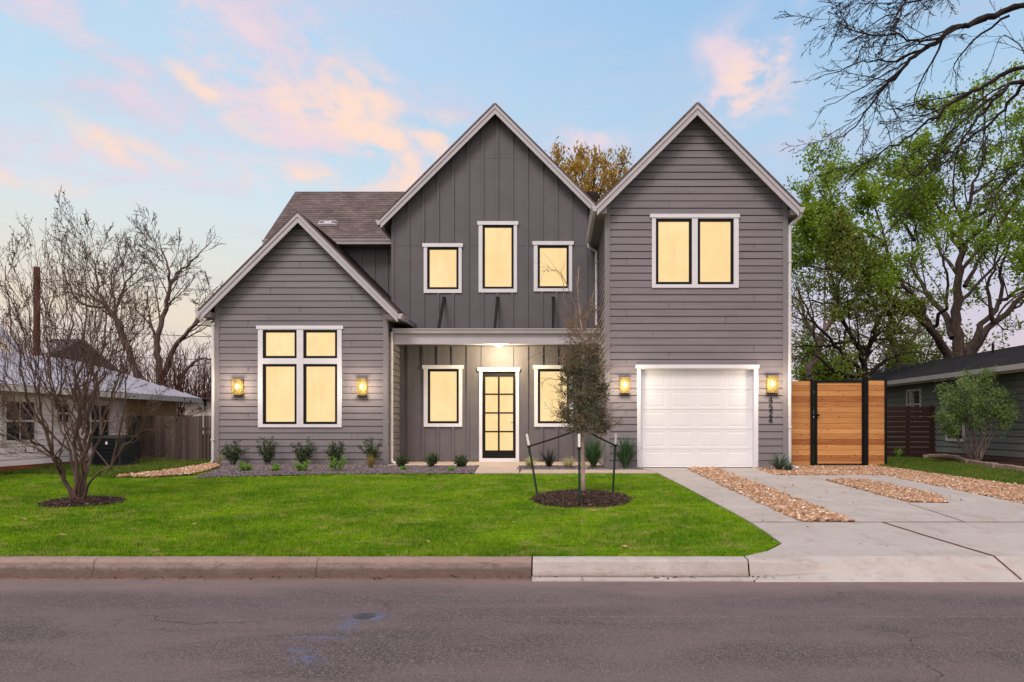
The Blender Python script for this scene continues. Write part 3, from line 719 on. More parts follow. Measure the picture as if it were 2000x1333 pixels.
def cells(b, outer, holes, Y, off, back, mat=0):
    """flat board facing -Y: outer rect (x0,x1,z0,z1) minus hole rects; off toward the street"""
    xs = sorted({outer[0], outer[1], *[h[0] for h in holes], *[h[1] for h in holes]})
    zs = sorted({outer[2], outer[3], *[h[2] for h in holes], *[h[3] for h in holes]})
    def solid(i, j):
        if i < 0 or j < 0 or i >= len(xs)-1 or j >= len(zs)-1: return False
        x = (xs[i]+xs[i+1])/2; z = (zs[j]+zs[j+1])/2
        return not any(h[0] < x < h[1] and h[2] < z < h[3] for h in holes)
    yf, yb = Y-off, Y-back
    for i in range(len(xs)-1):
        for j in range(len(zs)-1):
            if not solid(i, j): continue
            a, c, d, e = xs[i], xs[i+1], zs[j], zs[j+1]
            b.face([(a,yf,d),(c,yf,d),(c,yf,e),(a,yf,e)], mat)
            if not solid(i-1, j): b.face([(a,yf,d),(a,yf,e),(a,yb,e),(a,yb,d)], mat)
            if not solid(i+1, j): b.face([(c,yf,d),(c,yb,d),(c,yb,e),(c,yf,e)], mat)
            if not solid(i, j-1): b.face([(a,yf,d),(a,yb,d),(c,yb,d),(c,yf,d)], mat)
            if not solid(i, j+1): b.face([(a,yf,e),(c,yf,e),(c,yb,e),(a,yb,e)], mat)
def prect(r, Y): return (fx(r[0], Y), fx(r[2], Y), fz(r[3], Y), fz(r[1], Y))
def shrink(r, d): return (r[0]+d, r[1]-d, r[2]+d, r[3]-d)

# ------------------------------------------------------------------ the house
YG, YL, YR, YM = 15.82, 17.29, 18.66, 20.5
GX0, GX1, GXC = fx(1183.5, YG), fx(1536, YG), 3.44
LX0, LX1, LXC = fx(422, YL), fx(755.5, YL), -6.85
MX0, MX1, MXC = fx(764.5, YR), GX0, -1.735
ZG, ZM, ZLF = 8.86, 10.28, 6.73      # tops of the three gable roofs
house = empty('house', (-1.7, 18, 0), 'large two storey grey house with three steep gables and lit windows', 'house')
WIN = []   # (plane, rects in metres)
def window(label, Y, trim, cap, sashes, sill=False):
    to = prect(trim, Y); b = MB(); sh = [prect(s, Y) for s in sashes]
    cells(b, to, sh, Y, .040, -.05)
    c = prect(cap, Y); b.box(c[0], c[1], Y-.058, Y-.002, c[2], c[3])
    wo = b.build('window', 'white_trim', house, label)
    for s in sh:
        b = MB(); g2 = shrink(s, .068); cells(b, s, [g2], Y, .012, -.06); b.build('frame', 'black_frame', wo)
        b = MB(); b.face([(g2[0]-.01,Y+.03,g2[2]-.01),(g2[1]+.01,Y+.03,g2[2]-.01),(g2[1]+.01,Y+.03,g2[3]+.01),(g2[0]-.01,Y+.03,g2[3]+.01)], 0, [(0,0),(1,0),(1,1),(0,1)])
        b.build('pane', 'lit_pane', wo)
    return shrink(to, .012)
hL = [window('four pane window with small upper lights in the left gable', YL, (505,641,668,835), (502,637,671,643.5), [(514,645,580.5,700.5),(593,645,659.5,700.5),(514,711.5,580.5,829),(593,711.5,659.5,829)])]
hG = [window('double window high in the right gable above the garage', YG, (1273,424,1442,563), (1269,419.5,1444,426.5), [(1280.5,428,1351,556.5),(1362,428,1432.5,556.5)])]
hM = [window('left small upper window of the middle gable', YR, (828,481,902,573), (825.5,476.5,904.5,483.5), [(834.5,483.5,896,566)]),
      window('tall middle upper window of the middle gable', YR, (935,438,1010,572), (932.5,433.5,1012.5,440.5), [(942.5,440.5,1003.5,565)]),
      window('right small upper window of the middle gable', YR, (1042.5,477,1117.5,570), (1040,472.5,1120.5,479.5), [(1050,480,1111,564)]),
      window('ground floor window left of the front door', YR, (828,718,903,834), (825.5,714,905.5,721), [(835.5,721.5,896.5,827.5)]),
      window('ground floor window right of the front door behind the young tree', YR, (1043.5,718,1119,834), (1041,714,1121,721), [(1050.5,721.5,1111.5,827.5)])]
# front door
dt = prect((936,722,1014,905), YR); dop = prect((942,726.5,1007.5,895), YR)
b = MB(); cells(b, (dt[0], dt[1], .003, dt[3]), [(dop[0], dop[1], -.1, dop[3])], YR, .04, -.12)
c = prect((933,718.5,1016,725.5), YR); b.box(c[0], c[1], YR-.058, YR, c[2], c[3]); b.build('door_frame', 'white_trim', house)
b = MB(); b.box(dop[0]+.005, dop[1]-.005, YR-.075, YR+.05, .003, fz(895.5, YR)); b.build('door_sill', 'white_trim', house)
gp = []; gx = [948,972.5,976,1002]; gyy = [736.5,769,772,805.5,808.5,842,845,880]
for i in (0, 2):
    for j in (0, 2, 4, 6): gp.append(prect((gx[i], gyy[j], gx[i+1], gyy[j+1]), YR+.05))
b = MB(); cells(b, (dop[0], dop[1], fz(895, YR), dop[3]), gp, YR+.05, .02, -.03)
b.box(dop[0]+.02, dop[1]-.02, YR-.005, YR+.029, fz(893.5, YR), fz(890.5, YR))
door = b.build('front_door', 'black_frame', house, 'black front door with eight lit panes')
for q in gp:
    b = MB(); q = (q[0]-.006, q[1]+.006, q[2]-.006, q[3]+.006); b.face([(q[0],YR+.065,q[2]),(q[1],YR+.065,q[2]),(q[1],YR+.065,q[3]),(q[0],YR+.065,q[3])], 0, [(.1,.1),(.3,.1),(.3,.3),(.1,.3)]); b.build('pane', 'lit_pane', door)
b = MB(); hx = fx(1004.5, YR); b.box(hx-.018, hx+.018, YR+.012, YR+.03, 1.05, 1.33); b.tube([(hx,YR+.02,1.15),(hx,YR-.03,1.15),(hx-.09,YR-.03,1.15)], .010, 8)
b.tube([(hx,YR+.02,1.28),(hx,YR-.002,1.28)], .022, 12); b.build('handle', 'black_metal', door)
b = MB(); bx = fx(1029, YR)
b.box(bx-.018, bx+.018, YR-.006, YR, fz(822.5, YR), fz(813.5, YR))
for z in (fz(815.5, YR), fz(820.5, YR)): b.tube([(bx,YR-.02,z),(bx,YR,z)], .022, 14)
b.build('doorbell', 'black_metal', house)
hM.append((dt[0]+.01, dt[1]-.01, -.1, dt[3]-.01))
# garage door
GO = (fx(1251, YG), fx(1472, YG), -.02, fz(722, YG))
b = MB(); to = (fx(1244, YG), fx(1480, YG), .02, fz(716, YG)); cells(b, to, [(GO[0], GO[1], -.1, GO[3])], YG, .04, -.14)
c = prect((1241,713,1482,720), YG); b.box(c[0], c[1], YG-.062, YG, c[2], c[3]); b.build('garage_frame', 'white_trim', house)
b = MB(); yd = YG+.10; x0, x1, z0, z1 = GO; nr, nc = 5, 4; hh = (z1-z0)/nr; ww = (x1-x0)/nc
for r in range(nr):
    za, zb = z0+r*hh, z0+(r+1)*hh
    mx = .055; pan = []
    for k in range(nc):
        xa, xb = x0+k*ww+(.09 if k == 0 else .065), x0+(k+1)*ww-(.09 if k == nc-1 else .065)
        pan.append((xa, xb, za+.055, zb-.055))
    cells(b, (x0, x1, za+.005, zb-.005), pan, yd, 0, -.02)
    b.box(x0, x1, yd+.014, yd+.02, za-.006, za+.006)
    for (a, c_, d, e) in pan:
        L = [((a,c_,d,e), 0), ((a+.014,c_-.014,d+.014,e-.014), -.004), ((a+.034,c_-.034,d+.034,e-.034), -.004), ((a+.055,c_-.055,d+.055,e-.055), .0)]
        for (r0, o0), (r1, o1) in zip(L, L[1:]):
            A = [(r0[0],yd-o0,r0[2]),(r0[1],yd-o0,r0[2]),(r0[1],yd-o0,r0[3]),(r0[0],yd-o0,r0[3])]; B = [(r1[0],yd-o1,r1[2]),(r1[1],yd-o1,r1[2]),(r1[1],yd-o1,r1[3]),(r1[0],yd-o1,r1[3])]
            for i in range(4): b.face([A[i], A[(i+1) % 4], B[(i+1) % 4], B[i]])
        q = L[-1][0]; b.face([(q[0],yd,q[2]),(q[1],yd,q[2]),(q[1],yd,q[3]),(q[0],yd,q[3])])
gd = b.build('garage_door', 'garage_white', house, 'white panelled garage door, closed')
b = MB(); b.box(x0, x1, yd-.006, yd+.02, .0, .022); b.build('door_seal', 'black_metal', gd)
b = MB(); b.box(x0-.1, x1+.1, YG-.02, YG+.14, -.1, -.001); b.build('garage_threshold', 'slab', house)
hG.append((to[0]+.01, to[1]-.01, -.2, to[3]-.01))

# walls: courses of lap boards
E = .178
b = MB(); rows(b, (0,YL,0), (1,0,0), (0,-1,0), (0,0,1), gable(LX0, LX1, LXC, ZLF-.06), -.02, ZLF-.1, E, .002, .020, hL, slot=.016)
def joints(b, X0, X1, Y, z0, z1, gab, holes, xs_):
    k = 0; z = z0
    while z < z1:
        for x in xs_[k % len(xs_)]:
            q = gab(z+E)
            if q[0]+.3 < x < q[1]-.3 and not any(h[0]-.1 < x < h[1]+.1 and h[2]-E < z < h[3]+.05 for h in holes): b.box(x-.0016, x+.0016, Y-.0205+.009*0, Y-.004, z+.008, z+E-.024, 1)
        z += E; k += 1
joints(b, LX0, LX1, YL, -.02, 6.3, gable(LX0, LX1, LXC, ZLF-.06), hL, [(-8.3,),(),(-6.9,),(),(-5.5,),(-7.7,),()])
b.build('wall', ['siding', 'joint_line'], house)
gg = gable(GX0, GX1, GXC, ZG-.06)
b = MB(); rows(b, (0,YG,0), (1,0,0), (0,-1,0), (0,0,1), gg, .03, ZG-.1, E, .002, .020, hG, slot=.016)
joints(b, GX0, GX1, YG, .03, 8.4, gg, hG, [(1.75,),(2.8,),(4.9,),(),(2.4,),(),(4.2,)])
b.build('wall', ['siding', 'joint_line'], house)
b = MB()   # garage side walls, left block side walls, rear volumes
rows(b, (GX0,YG,0), (0,1,0), (-1,0,0), (0,0,1), rect(0, YR-YG), .03, 6.62, E, .002, .020, slot=.016)
b.build('wall', 'siding', house); b = MB()
rows(b, (GX1,YG,0), (0,1,0), (1,0,0), (0,0,1), rect(0, 9.2), .03, 6.62, E, .002, .020, slot=.016)
b.build('wall', 'siding', house); b = MB()
rows(b, (LX1,YL,0), (0,1,0), (1,0,0), (0,0,1), rect(0, YR-YL), -.02, 4.40, E, .002, .020, slot=.016)
b.build('wall', 'siding', house); b = MB()
rows(b, (LX0,YL,0), (0,1,0), (-1,0,0), (0,0,1), rect(0, 7.5), -.02, 4.40, E, .002, .020, slot=.016)
b.build('wall', 'siding', house)
# board and batten
gm = gable(MX0, MX1+.0, MXC, ZM-.06)
b = MB(); rows(b, (0,YR,0), (1,0,0), (0,-1,0), (0,0,1), gm, .06, ZM-.1, 20, .0, .0, hM, und=False)
SP = .4313; k0 = int((MX0-MXC)/SP)-1
porch_z0, porch_z1 = 3.30, 3.95
bc = fx(971.7, YR)
for k in range(-9, 9):
    x = bc+k*SP
    if not (MX0+.12 < x < MX1-.05): continue
    ztop = ZM-.16-abs(x-MXC); spans = [(.06, ztop)]
    for h in hM:
        if h[0]-.045 < x < h[1]+.045:
            ns = []
            for (a, c_) in spans:
                if h[2] > a: ns.append((a, min(c_, h[2]-.012)))
                if h[3] < c_: ns.append((max(a, h[3]+.03), c_))
            spans = [s for s in ns if s[1]-s[0] > .03]
    for a, c_ in spans: b.box(x-.034, x+.034, YR-.034, YR+.003, a, c_)
for z in (fz(480.5, YR), fz(309.5, YR)):
    q = gm(z)
    cut = sorted([(h[0], h[1]) for h in hM if h[2] < z < h[3]]); e = [q[0]] + [v for c_ in cut for v in c_] + [q[1]]
    for a, c_ in zip(e[::2], e[1::2]): b.box(a, c_, YR-.006, YR+.003, z, z+.012)
b.box(MX0-.0, MX0+.09, YR-.026, YR+.004, .06, 6.9); b.box(MX1-.11, MX1-.02, YR-.026, YR+.004, .06, 7.2)
b.box(MX0, MX0+.01, YR, YM+.2, 4.4, 7.1)
b.build('wall', 'board_panel', house)
b = MB(); b.box(-8.9, MX0, YM, YM+.05, 4.0, 6.95)
for k in range(12):
    x = -8.75+k*.42
    if x < MX0-.05: b.box(x-.034, x+.034, YM-.034, YM+.003, 4.0, 6.92)
b.build('wall', 'board_panel', house)
b = MB()
b.prism([(-8.9+0,0),(MX0+.0,0),(MX0,1)], 1, 60, 60.001) if False else None
b.prism([(YM,0),(YM+4.2,0),(YM+4.2,6.9),(YM+2.1,9.05),(YM,6.9)], 0, -8.9, -8.86)
b.box(-8.9, 5.7, YM+4.18, YM+4.22, 0, 6.9); b.box(GX0+.1, GX1-.05, 24.9, 25, 0, 6.6)
b.build('wall', 'siding', house, 'plain rear and side walls of the grey house')
for (x, Y, z0, z1, sx) in ((LX0, YL, -.02, 4.42, 1), (LX1, YL, -.02, 4.42, -1), (GX0, YG, .03, 6.60, 1), (GX1, YG, .03, 6.60, -1)):
    b = MB(); b.box(x-.028*sx, x+.095*sx, Y-.030, Y+.001, z0, z1); b.box(x-.030*sx, x+.0*sx, Y-.028, Y+.10, z0, z1); b.build('corner_board', 'corner_trim', house)
for q in ((LX0+.02, LX1-.02, YL-.002, YL+.4, -.12, -.02), (GX0+.02, GO[0]-.1, YG-.002, YG+.4, -.12, .03), (GO[1]+.1, GX1-.02, YG-.002, YG+.4, -.12, .03), (MX0+.2, MX1, YR-.006, YR+.3, -.02, .06)):
    b = MB(); b.box(*q); b.build('foundation', 'foundation', house)

# roofs: shingle courses, rake boards, soffit, gutters
def gable_roof(xc, zap, xl, xr, yf, yb, label, tl=0, tr=0):
    """yf is the street edge of the rake boards"""
    ro = MB(); s2 = math.sqrt(.5)
    for sgn, xe in ((-1, xl), (1, xr)):
        Ls = abs(xe-xc)/s2; ze = zap-abs(xe-xc)
        O = Vector((xe, yf-.03, ze)); UP = Vector((-sgn*s2, 0, s2)); N = Vector((sgn*s2, 0, s2))
        rows(ro, O-UP*.04, (0,1,0), N, UP, rect(0, yb-yf+.03), 0, Ls+.04, .14, .012, .026)
        a = O-UP*.04; cpt = O+UP*Ls
        for yy_ in (0.0,):   # shingle edge facing the street
            q = [p-Vector((0,.004,0)) for p in (a-N*.012, cpt-N*.012, cpt+N*.030, a+N*.030)]; ro.face([tuple(p) for p in q], 0, [(0,0),(1,0),(1,.05),(0,.05)])
            q2 = [p+Vector((0,.05,0)) for p in q[2:]]; ro.face([tuple(p) for p in (q[3], q[2], q2[0], q2[1])], 0, [(0,0),(1,0),(1,.05),(0,.05)])
        e = Vector((0, yb-yf+.03, 0)); ro.face([tuple(p) for p in (a-N*.012, a+e-N*.012, a+e+N*.026, a+N*.026)], 0, [(0,0),(1,0),(1,.05),(0,.05)])
    rb = ro.build('roof', 'shingle_brown', house, label)
    rk = MB(); sf = MB()
    H = .245
    for sgn, xe in ((-1, xl), (1, xr)):
        d = abs(xe-xc); hv = H/s2*.72
        poly = [(xc, zap-.022), (xe, zap-d-.022), (xe, zap-d-.022-hv*.98), (xe-sgn*.0, zap-d-.022-hv), (xc, zap-.022-hv)]
        rk.prism([poly[0], poly[1], poly[3], poly[4]], 1, yf, yf+.03)
        hv2 = .105; rk.prism([(xc, zap-.018), (xe+sgn*.01, zap-d-.028), (xe+sgn*.01, zap-d-.028-hv2), (xc, zap-.018-hv2)], 1, yf-.022, yf-.0005)
        # soffit slab under the deck
        sf.prism([(xc, zap-.03), (xe, zap-d-.03), (xe, zap-d-.10), (xc, zap-.10)], 1, yf+.031, yb)
        sf.prism([(xc, zap-.101), (xe, zap-d-.101), (xe, zap-d-.18), (xc, zap-.18)], 1, yf+.031, yf+.10)
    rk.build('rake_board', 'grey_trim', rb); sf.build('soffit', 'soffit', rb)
    return rb
rfL = gable_roof(LXC, ZLF, fx(391.5, 17.0), -4.20, 17.0, YM, 'steep brown shingle roof of the left gable')
rfM = gable_roof(MXC, ZM, fx(743, 18.36), 1.52, 18.36, 26, 'steep brown shingle roof of the middle gable')
rfG = gable_roof(GXC, ZG, fx(1166, 15.5), fx(1561, 15.5), 15.5, 25.2, 'steep brown shingle roof of the right gable over the garage')
# main roof facing the street
ye, ze, yr, zr = 20.1, 6.90, 22.52, 9.27
s = math.hypot(yr-ye, zr-ze); UP = Vector((0, (yr-ye)/s, (zr-ze)/s)); N = Vector((0, -(zr-ze)/s, (yr-ye)/s)); XL = -9.15
b = MB(); rows(b, Vector((0, ye, ze))-UP*.04, (1,0,0), N, UP, rect(XL, MXC-(ZM-8)+1.5), 0, s+.04, .14, .010, .019)
UPb = Vector((0, -(yr-ye)/s, (zr-ze)/s)); Nb = Vector((0, (zr-ze)/s, (yr-ye)/s))
rows(b, Vector((0, 2*yr-ye, ze)), (1,0,0), Nb, UPb, rect(XL, 1.5), 0, s, .14, .010, .028)
b.face([(XL,ye-.03,ze-.045),(XL,yr,zr-.02),(XL,yr,zr+.02),(XL,ye-.03,ze-.0)], 0, [(0,0),(1,0),(1,.05),(0,.05)])
b.face([(XL,ye-.03,ze-.045),(-4.6,ye-.03,ze-.045),(-4.6,ye-.03,ze),(XL,ye-.03,ze)], 0, [(0,0),(1,0),(1,.05),(0,.05)])
rfB = b.build('roof', 'shingle_brown', house, 'brown shingle roof of the rear wing behind the left gable')
b = MB(); b.prism([(ye,ze-.05),(yr,zr-.05),(2*yr-ye,ze-.05),(2*yr-ye,ze-.22),(yr,zr-.24),(ye+.3,ze-.22+.26)], 0, XL+.001, XL+.03)
b.build('rake_board', 'grey_trim', rfB)
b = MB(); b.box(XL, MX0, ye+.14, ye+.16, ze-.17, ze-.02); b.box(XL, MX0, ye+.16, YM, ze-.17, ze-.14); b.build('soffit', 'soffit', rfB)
def rpt(x, t, off): return Vector((x, ye, ze))+UP*t+N*off
# flat roof vent
b = MB(); vx0, vx1 = fx(625, 20.9), fx(662, 20.9); q = [rpt(vx0,.80,.03), rpt(vx1,.80,.03), rpt(vx1,1.08,.03), rpt(vx0,1.08,.03)]; q2 = [rpt(vx0+.03,.82,.11), rpt(vx1-.03,.82,.11), rpt(vx1-.03,1.05,.10), rpt(vx0+.03,1.05,.10)]
b.face(q2)
for i in range(4): b.face([q[i], q[(i+1) % 4], q2[(i+1) % 4], q2[i]])
for a in (.06, .5): b.face([rpt(vx0+a*.9,.90,.107+.004), rpt(vx0+a*.9+.15,.90,.111), rpt(vx0+a*.9+.15,.98,.109), rpt(vx0+a*.9,.98,.109)], 1)
b.build('roof_vent', ['grey_trim', 'black_metal'], house)
def gutter(p0, p1, out, label=None, mat='grey_trim'):
    """eave gutter from p0 to p1, its lip toward `out` (unit vector)"""
    p0, p1, out = Vector(p0), Vector(p1), Vector(out); b = MB(); Z = Vector((0,0,1))
    prof = [(0,.0),(0,-.125),(.085,-.125),(.10,-.06),(.13,-.02),(.13,0),(.12,0),(.115,-.02),(.09,-.06),(.078,-.115),(.01,-.115),(.01,0)]
    A = [p0+out*u+Z*v for u, v in prof]; B = [p1+out*u+Z*v for u, v in prof]; n = len(prof)
    for i in range(n): b.face([A[i], A[(i+1) % n], B[(i+1) % n], B[i]])
    b.face([A[i] for i in (0,1,2,3,4,5)]); b.face([B[i] for i in (0,1,2,3,4,5)])
    return b.build('gutter', mat, house, label)
eL = ZLF-abs(fx(391.5,17)-LXC); eL2 = ZLF-abs(-4.2-LXC)
gutter((fx(391.5,17)-.01,16.97,eL-.05), (fx(391.5,17)-.01,YM,eL-.05), (-1,0,0))
gutter((-4.19,16.99,eL2-.05), (-4.19,YR-.03,eL2-.05), (1,0,0))
xg0, xg1 = fx(1166,15.5), fx(1561,15.5)
gutter((xg0-.01,15.48,ZG-(GXC-xg0)-.05), (xg0-.01,18.32,ZG-(GXC-xg0)-.05), (-1,0,0))
gutter((xg1+.01,15.48,ZG-(xg1-GXC)-.05), (xg1+.01,25,ZG-(xg1-GXC)-.05), (1,0,0))
xm = fx(743,18.36); gutter((xm-.01,18.34,ZM-(MXC-xm)-.05), (xm-.01,20.1,ZM-(MXC-xm)-.05), (-1,0,0))
gutter((XL,ye-.03,ze-.05), (MX0-.3,ye-.03,ze-.05), (0,-1,0))
# fascia/soffit boxes at the eaves
for q in ((fx(391.5,17), LX0, 17.031, YM, eL-.20, eL-.06), (LX1, -4.2, 17.031, YR-.03, eL2-.20, eL2-.06), (xg0, GX0, 15.531, YR-.03, ZG-(GXC-xg0)-.22, ZG-(GXC-xg0)-.06), (GX1, xg1, 15.531, 25, ZG-(xg1-GXC)-.22, ZG-(xg1-GXC)-.06)):
    b = MB(); b.box(*q); b.build('eave_soffit', 'soffit', house)
# downspouts
def spout(pts, label, n=8, r=.038):
    b = MB(); b.tube(pts, r, 8)
    P0, P1 = Vector(pts[-3]), Vector(pts[2])
    for f in (.15, .85):
        c = P1.lerp(P0, f); b.box(c.x-.05, c.x+.05, c.y-.045, c.y+.05, c.z-.012, c.z+.012)
    return b.build('downspout', 'gutter_white', house, label, smooth=False)
xx = LX0-.065
spout([(fx(391.5,17)-.07,17.06,eL-.15),(fx(391.5,17)-.07,17.10,eL-.24),(xx,17.25,eL-.40),(xx,17.25,eL-.55),(xx,17.25,.13),(xx-.03,17.22,.05),(xx-.20,17.10,.0)], 'white downspout at the far left corner')
xx = GX1+.07
spout([(xg1+.07,15.55,ZG-(xg1-GXC)-.15),(xg1+.07,15.58,ZG-(xg1-GXC)-.24),(xx,15.78,ZG-(xg1-GXC)-.42),(xx,15.78,5.6),(xx,15.78,.14),(xx+.02,15.75,.06),(xx+.16,15.60,.02)], 'white downspout at the right corner beside the cedar fence')
xx = fx(765,17.5)
spout([(xx,17.50,3.60),(xx,17.5,3.5),(xx,17.5,3.4),(xx,17.50,.16),(xx+.02,17.48,.07),(xx+.14,17.40,.02)], 'white downspout at the left end of the porch')
zz = ZG-(GXC-xg0)
spout([(xg0-.07,18.24,zz-.16),(xg0-.06,18.24,zz-.28),(GX0-.07,18.40,zz-.36),(GX0-.07,18.45,zz-.48),(GX0-.07,18.45,4.1),(GX0-.07,18.45,3.98),(GX0-.07,18.40,3.93)], 'upper downspout in the corner above the porch')
# porch roof
py0 = 17.6; X0p, X1p = LX1+.012, GX0-.012
b = MB(); b.prism([(py0+.03,3.70),(YR-.005,3.90),(YR-.005,3.86),(py0+.03,3.655)], 0, X0p, X1p); pr = b.build('porch_roof', 'dark_roof', house, 'shallow porch roof held by black rods')
b = MB(); b.box(X0p, X1p, py0+.0, py0+.14, fz(672.5, py0), 3.65); b.box(X0p, X1p, py0+.14, YR-.006, 3.42, 3.45)
b.build('beam', 'grey_trim', pr)
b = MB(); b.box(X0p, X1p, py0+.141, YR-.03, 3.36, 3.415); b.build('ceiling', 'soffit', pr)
b = MB(); Z0 = 3.71
prof = [(0,0),(0,-.125),(-.085,-.125),(-.10,-.06),(-.13,-.02),(-.13,0)]
b.prism([(py0-.002+u, Z0+v) for u, v in prof], 0, fx(766,17.5), fx(1180,17.5)); b.build('gutter', 'grey_trim', pr)
def cyl(b, c, r, z0, z1, n=20, mat=0): b.tube([(c[0], c[1], z0), (c[0], c[1], z1)], r, n, mat)
DLX = fx(975, 18.0)
b = MB(); cyl(b, (DLX, 17.95), .11, 3.335, 3.359, 24); dl = b.build('porch_light', 'white_trim', house, 'round glowing porch ceiling light')
b = MB(); b.tube([(DLX,17.95,3.334),(DLX,17.95,3.31),(DLX,17.95,3.285),(DLX,17.95,3.275)], [.10,.098,.07,.02], 24); b.build('lamp_diffuser', 'downlight', dl)
l = bpy.data.lights.new('porch_lamp', 'POINT'); l.energy = 215; l.color = (1,.82,.50); l.shadow_soft_size = .09
lo = bpy.data.objects.new('porch_lamp', l); COL.objects.link(lo); lo.location = (DLX, 17.80, 3.14)
for px in (867.5, 972, 1080.5):
    b = MB(); x = fx(px, YR); b.box(x-.045, x+.045, YR-.05, YR, fz(589, YR), fz(580.5, YR)); b.bar((x,YR-.06,fz(585,YR)), (x,17.75,3.72), .075, .06)
    b.build('roof_rod', 'black_metal', house)
# wall lanterns
def lantern(px0, py0_, px1, py1_, Y, e, label):
    r = prect((px0, py0_, px1, py1_), Y); b = MB(); x0, x1, z0, z1 = r; ya, yb = Y-.15, Y-.022; t = .013
    b.box(x0+.02, x1-.02, yb, Y-.005, z0+.03, z1-.02)
    b.box(x0-.006, x1+.006, ya-.006, yb, z1-.018, z1); b.box(x0-.004, x1+.004, ya-.004, yb, z0, z0+.014)
    for x in (x0, x1-t, (x0+x1)/2-.05, (x0+x1)/2+.045):
        b.box(x, x+t*.8, ya, ya+t, z0+.014, z1-.018)
    for x in (x0, x1-t): b.box(x, x+t, yb-t, yb, z0+.014, z1-.018)
    for z in (z0+.05, z1-.06): b.box(x0, x1, ya, ya+.006, z, z+.007)
    o = b.build('wall_lantern', 'brass', house, label)
    b = MB(); b.box(x0+.015, x1-.015, ya+.018, yb-.014, z0+.016, z1-.02); b.build('lantern_glass', 'lamp_glass', o)
    c = ((x0+x1)/2, (ya+yb)/2+.01); b = MB(); zc = (z0+z1)/2+.02
    b.tube([(c[0],c[1],zc-.08),(c[0],c[1],zc-.05),(c[0],c[1],zc),(c[0],c[1],zc+.05),(c[0],c[1],zc+.07)], [.012,.03,.037,.026,.006], 12); b.build('bulb', 'bulb', o, smooth=True)
    l = bpy.data.lights.new('lantern_lamp', 'POINT'); l.energy = e; l.color = (1,.80,.56); l.shadow_soft_size = .12
    q = bpy.data.objects.new('lantern_lamp', l); COL.objects.link(q); q.location = (c[0], ya-.22, zc)
lantern(457,741,475.5,772,YL,30,'brass wall lantern at the far left of the left gable')
lantern(699.5,740,717,773,YL,30,'brass wall lantern between the four pane window and the porch')
lantern(1211,738,1228,769,YG,26,'brass wall lantern left of the garage door')
lantern(1497,735,1517,768,YG,30,'brass wall lantern right of the garage door above the number')
# street number 4524
ST = {'4': [[(.66,0),(.66,1),(0,.32),(.95,.32)]], '5': [[(.85,1),(.18,1),(.12,.55),(.5,.63),(.85,.47),(.88,.22),(.55,0),(.08,.08)]], '2': [[(.08,.80),(.25,.97),(.6,1),(.86,.80),(.76,.55),(.05,0),(.92,0)]]}
for ch, (ya, yb) in zip('4524', ((775.5,786.5),(789,800),(802.5,813),(815.5,826.5))):
    b = MB(); H = fz(ya, YG)-fz(yb, YG); cx = fx(1505, YG)-H*.36
    for st_ in ST[ch]:
        q = [(cx+u*H*.72, YG-.034, fz(yb, YG)+v*H) for u, v in st_]
        for a, c_ in zip(q, q[1:]): b.bar(a, c_, .0145, .014)
    b.build('house_number', 'black_metal', house, 'black digit %s of the vertical house number' % {'4':'four','5':'five','2':'two'}[ch])

# ------------------------------------------------------------------ fences
YF = 16.62
ft, fb = fz(745, YF), .0
cf = empty('cedar_fence', (fx(1636, YF), YF, 0), 'tall orange cedar fence with black framed gate at the garage corner', 'fence')
b = MB(); b.box(fx(1541, YF), fx(1582.5, YF), YF, YF+.03, fb, ft); b.build('fence_panel', 'cedar', cf)
b = MB(); b.box(fx(1694.5, YF), fx(1726.5, YF), YF-.02, YF+.01, fb-.02, ft+.01); b.build('fence_panel', 'cedar', cf)
for a, c_, top in ((1582.5,1587.5,741.5), (1685.5,1694.5,740), (1726.5,1731,740)):
    b = MB(); b.box(fx(a, YF), fx(c_, YF), YF-.05, YF+.04, -.05, fz(top, YF)); b.build('post', 'black_metal', cf, bevel=.004)
b = MB(); b.box(fx(1596, YF), fx(1684, YF), YF-.01, YF+.02, fz(908, YF)+.03, fz(747, YF)); gt = b.build('gate', 'cedar', cf, 'cedar gate in a black metal frame')
b = MB(); cells(b, (fx(1590.5, YF), fx(1685, YF), fz(911, YF), fz(743.5, YF)), [(fx(1595.5, YF), fx(1682.5, YF), fz(907.5, YF), fz(748, YF))], YF-.012, .02, -.03); b.build('gate_frame', 'black_metal', gt)
b = MB(); z = fz(811, YF); b.box(fx(1586, YF), fx(1597, YF), YF-.075, YF-.034, z-.03, z+.03); b.tube([(fx(1586,YF),YF-.09,z),(fx(1600,YF),YF-.09,z)], .012, 8); b.build('latch', 'black_metal', gt)
for pz in (762, 890):
    b = MB(); z = fz(pz, YF); b.tube([(fx(1685.2,YF),YF-.07,z-.06),(fx(1685.2,YF),YF-.07,z+.06)], .02, 8); b.build('hinge', 'black_metal', gt)

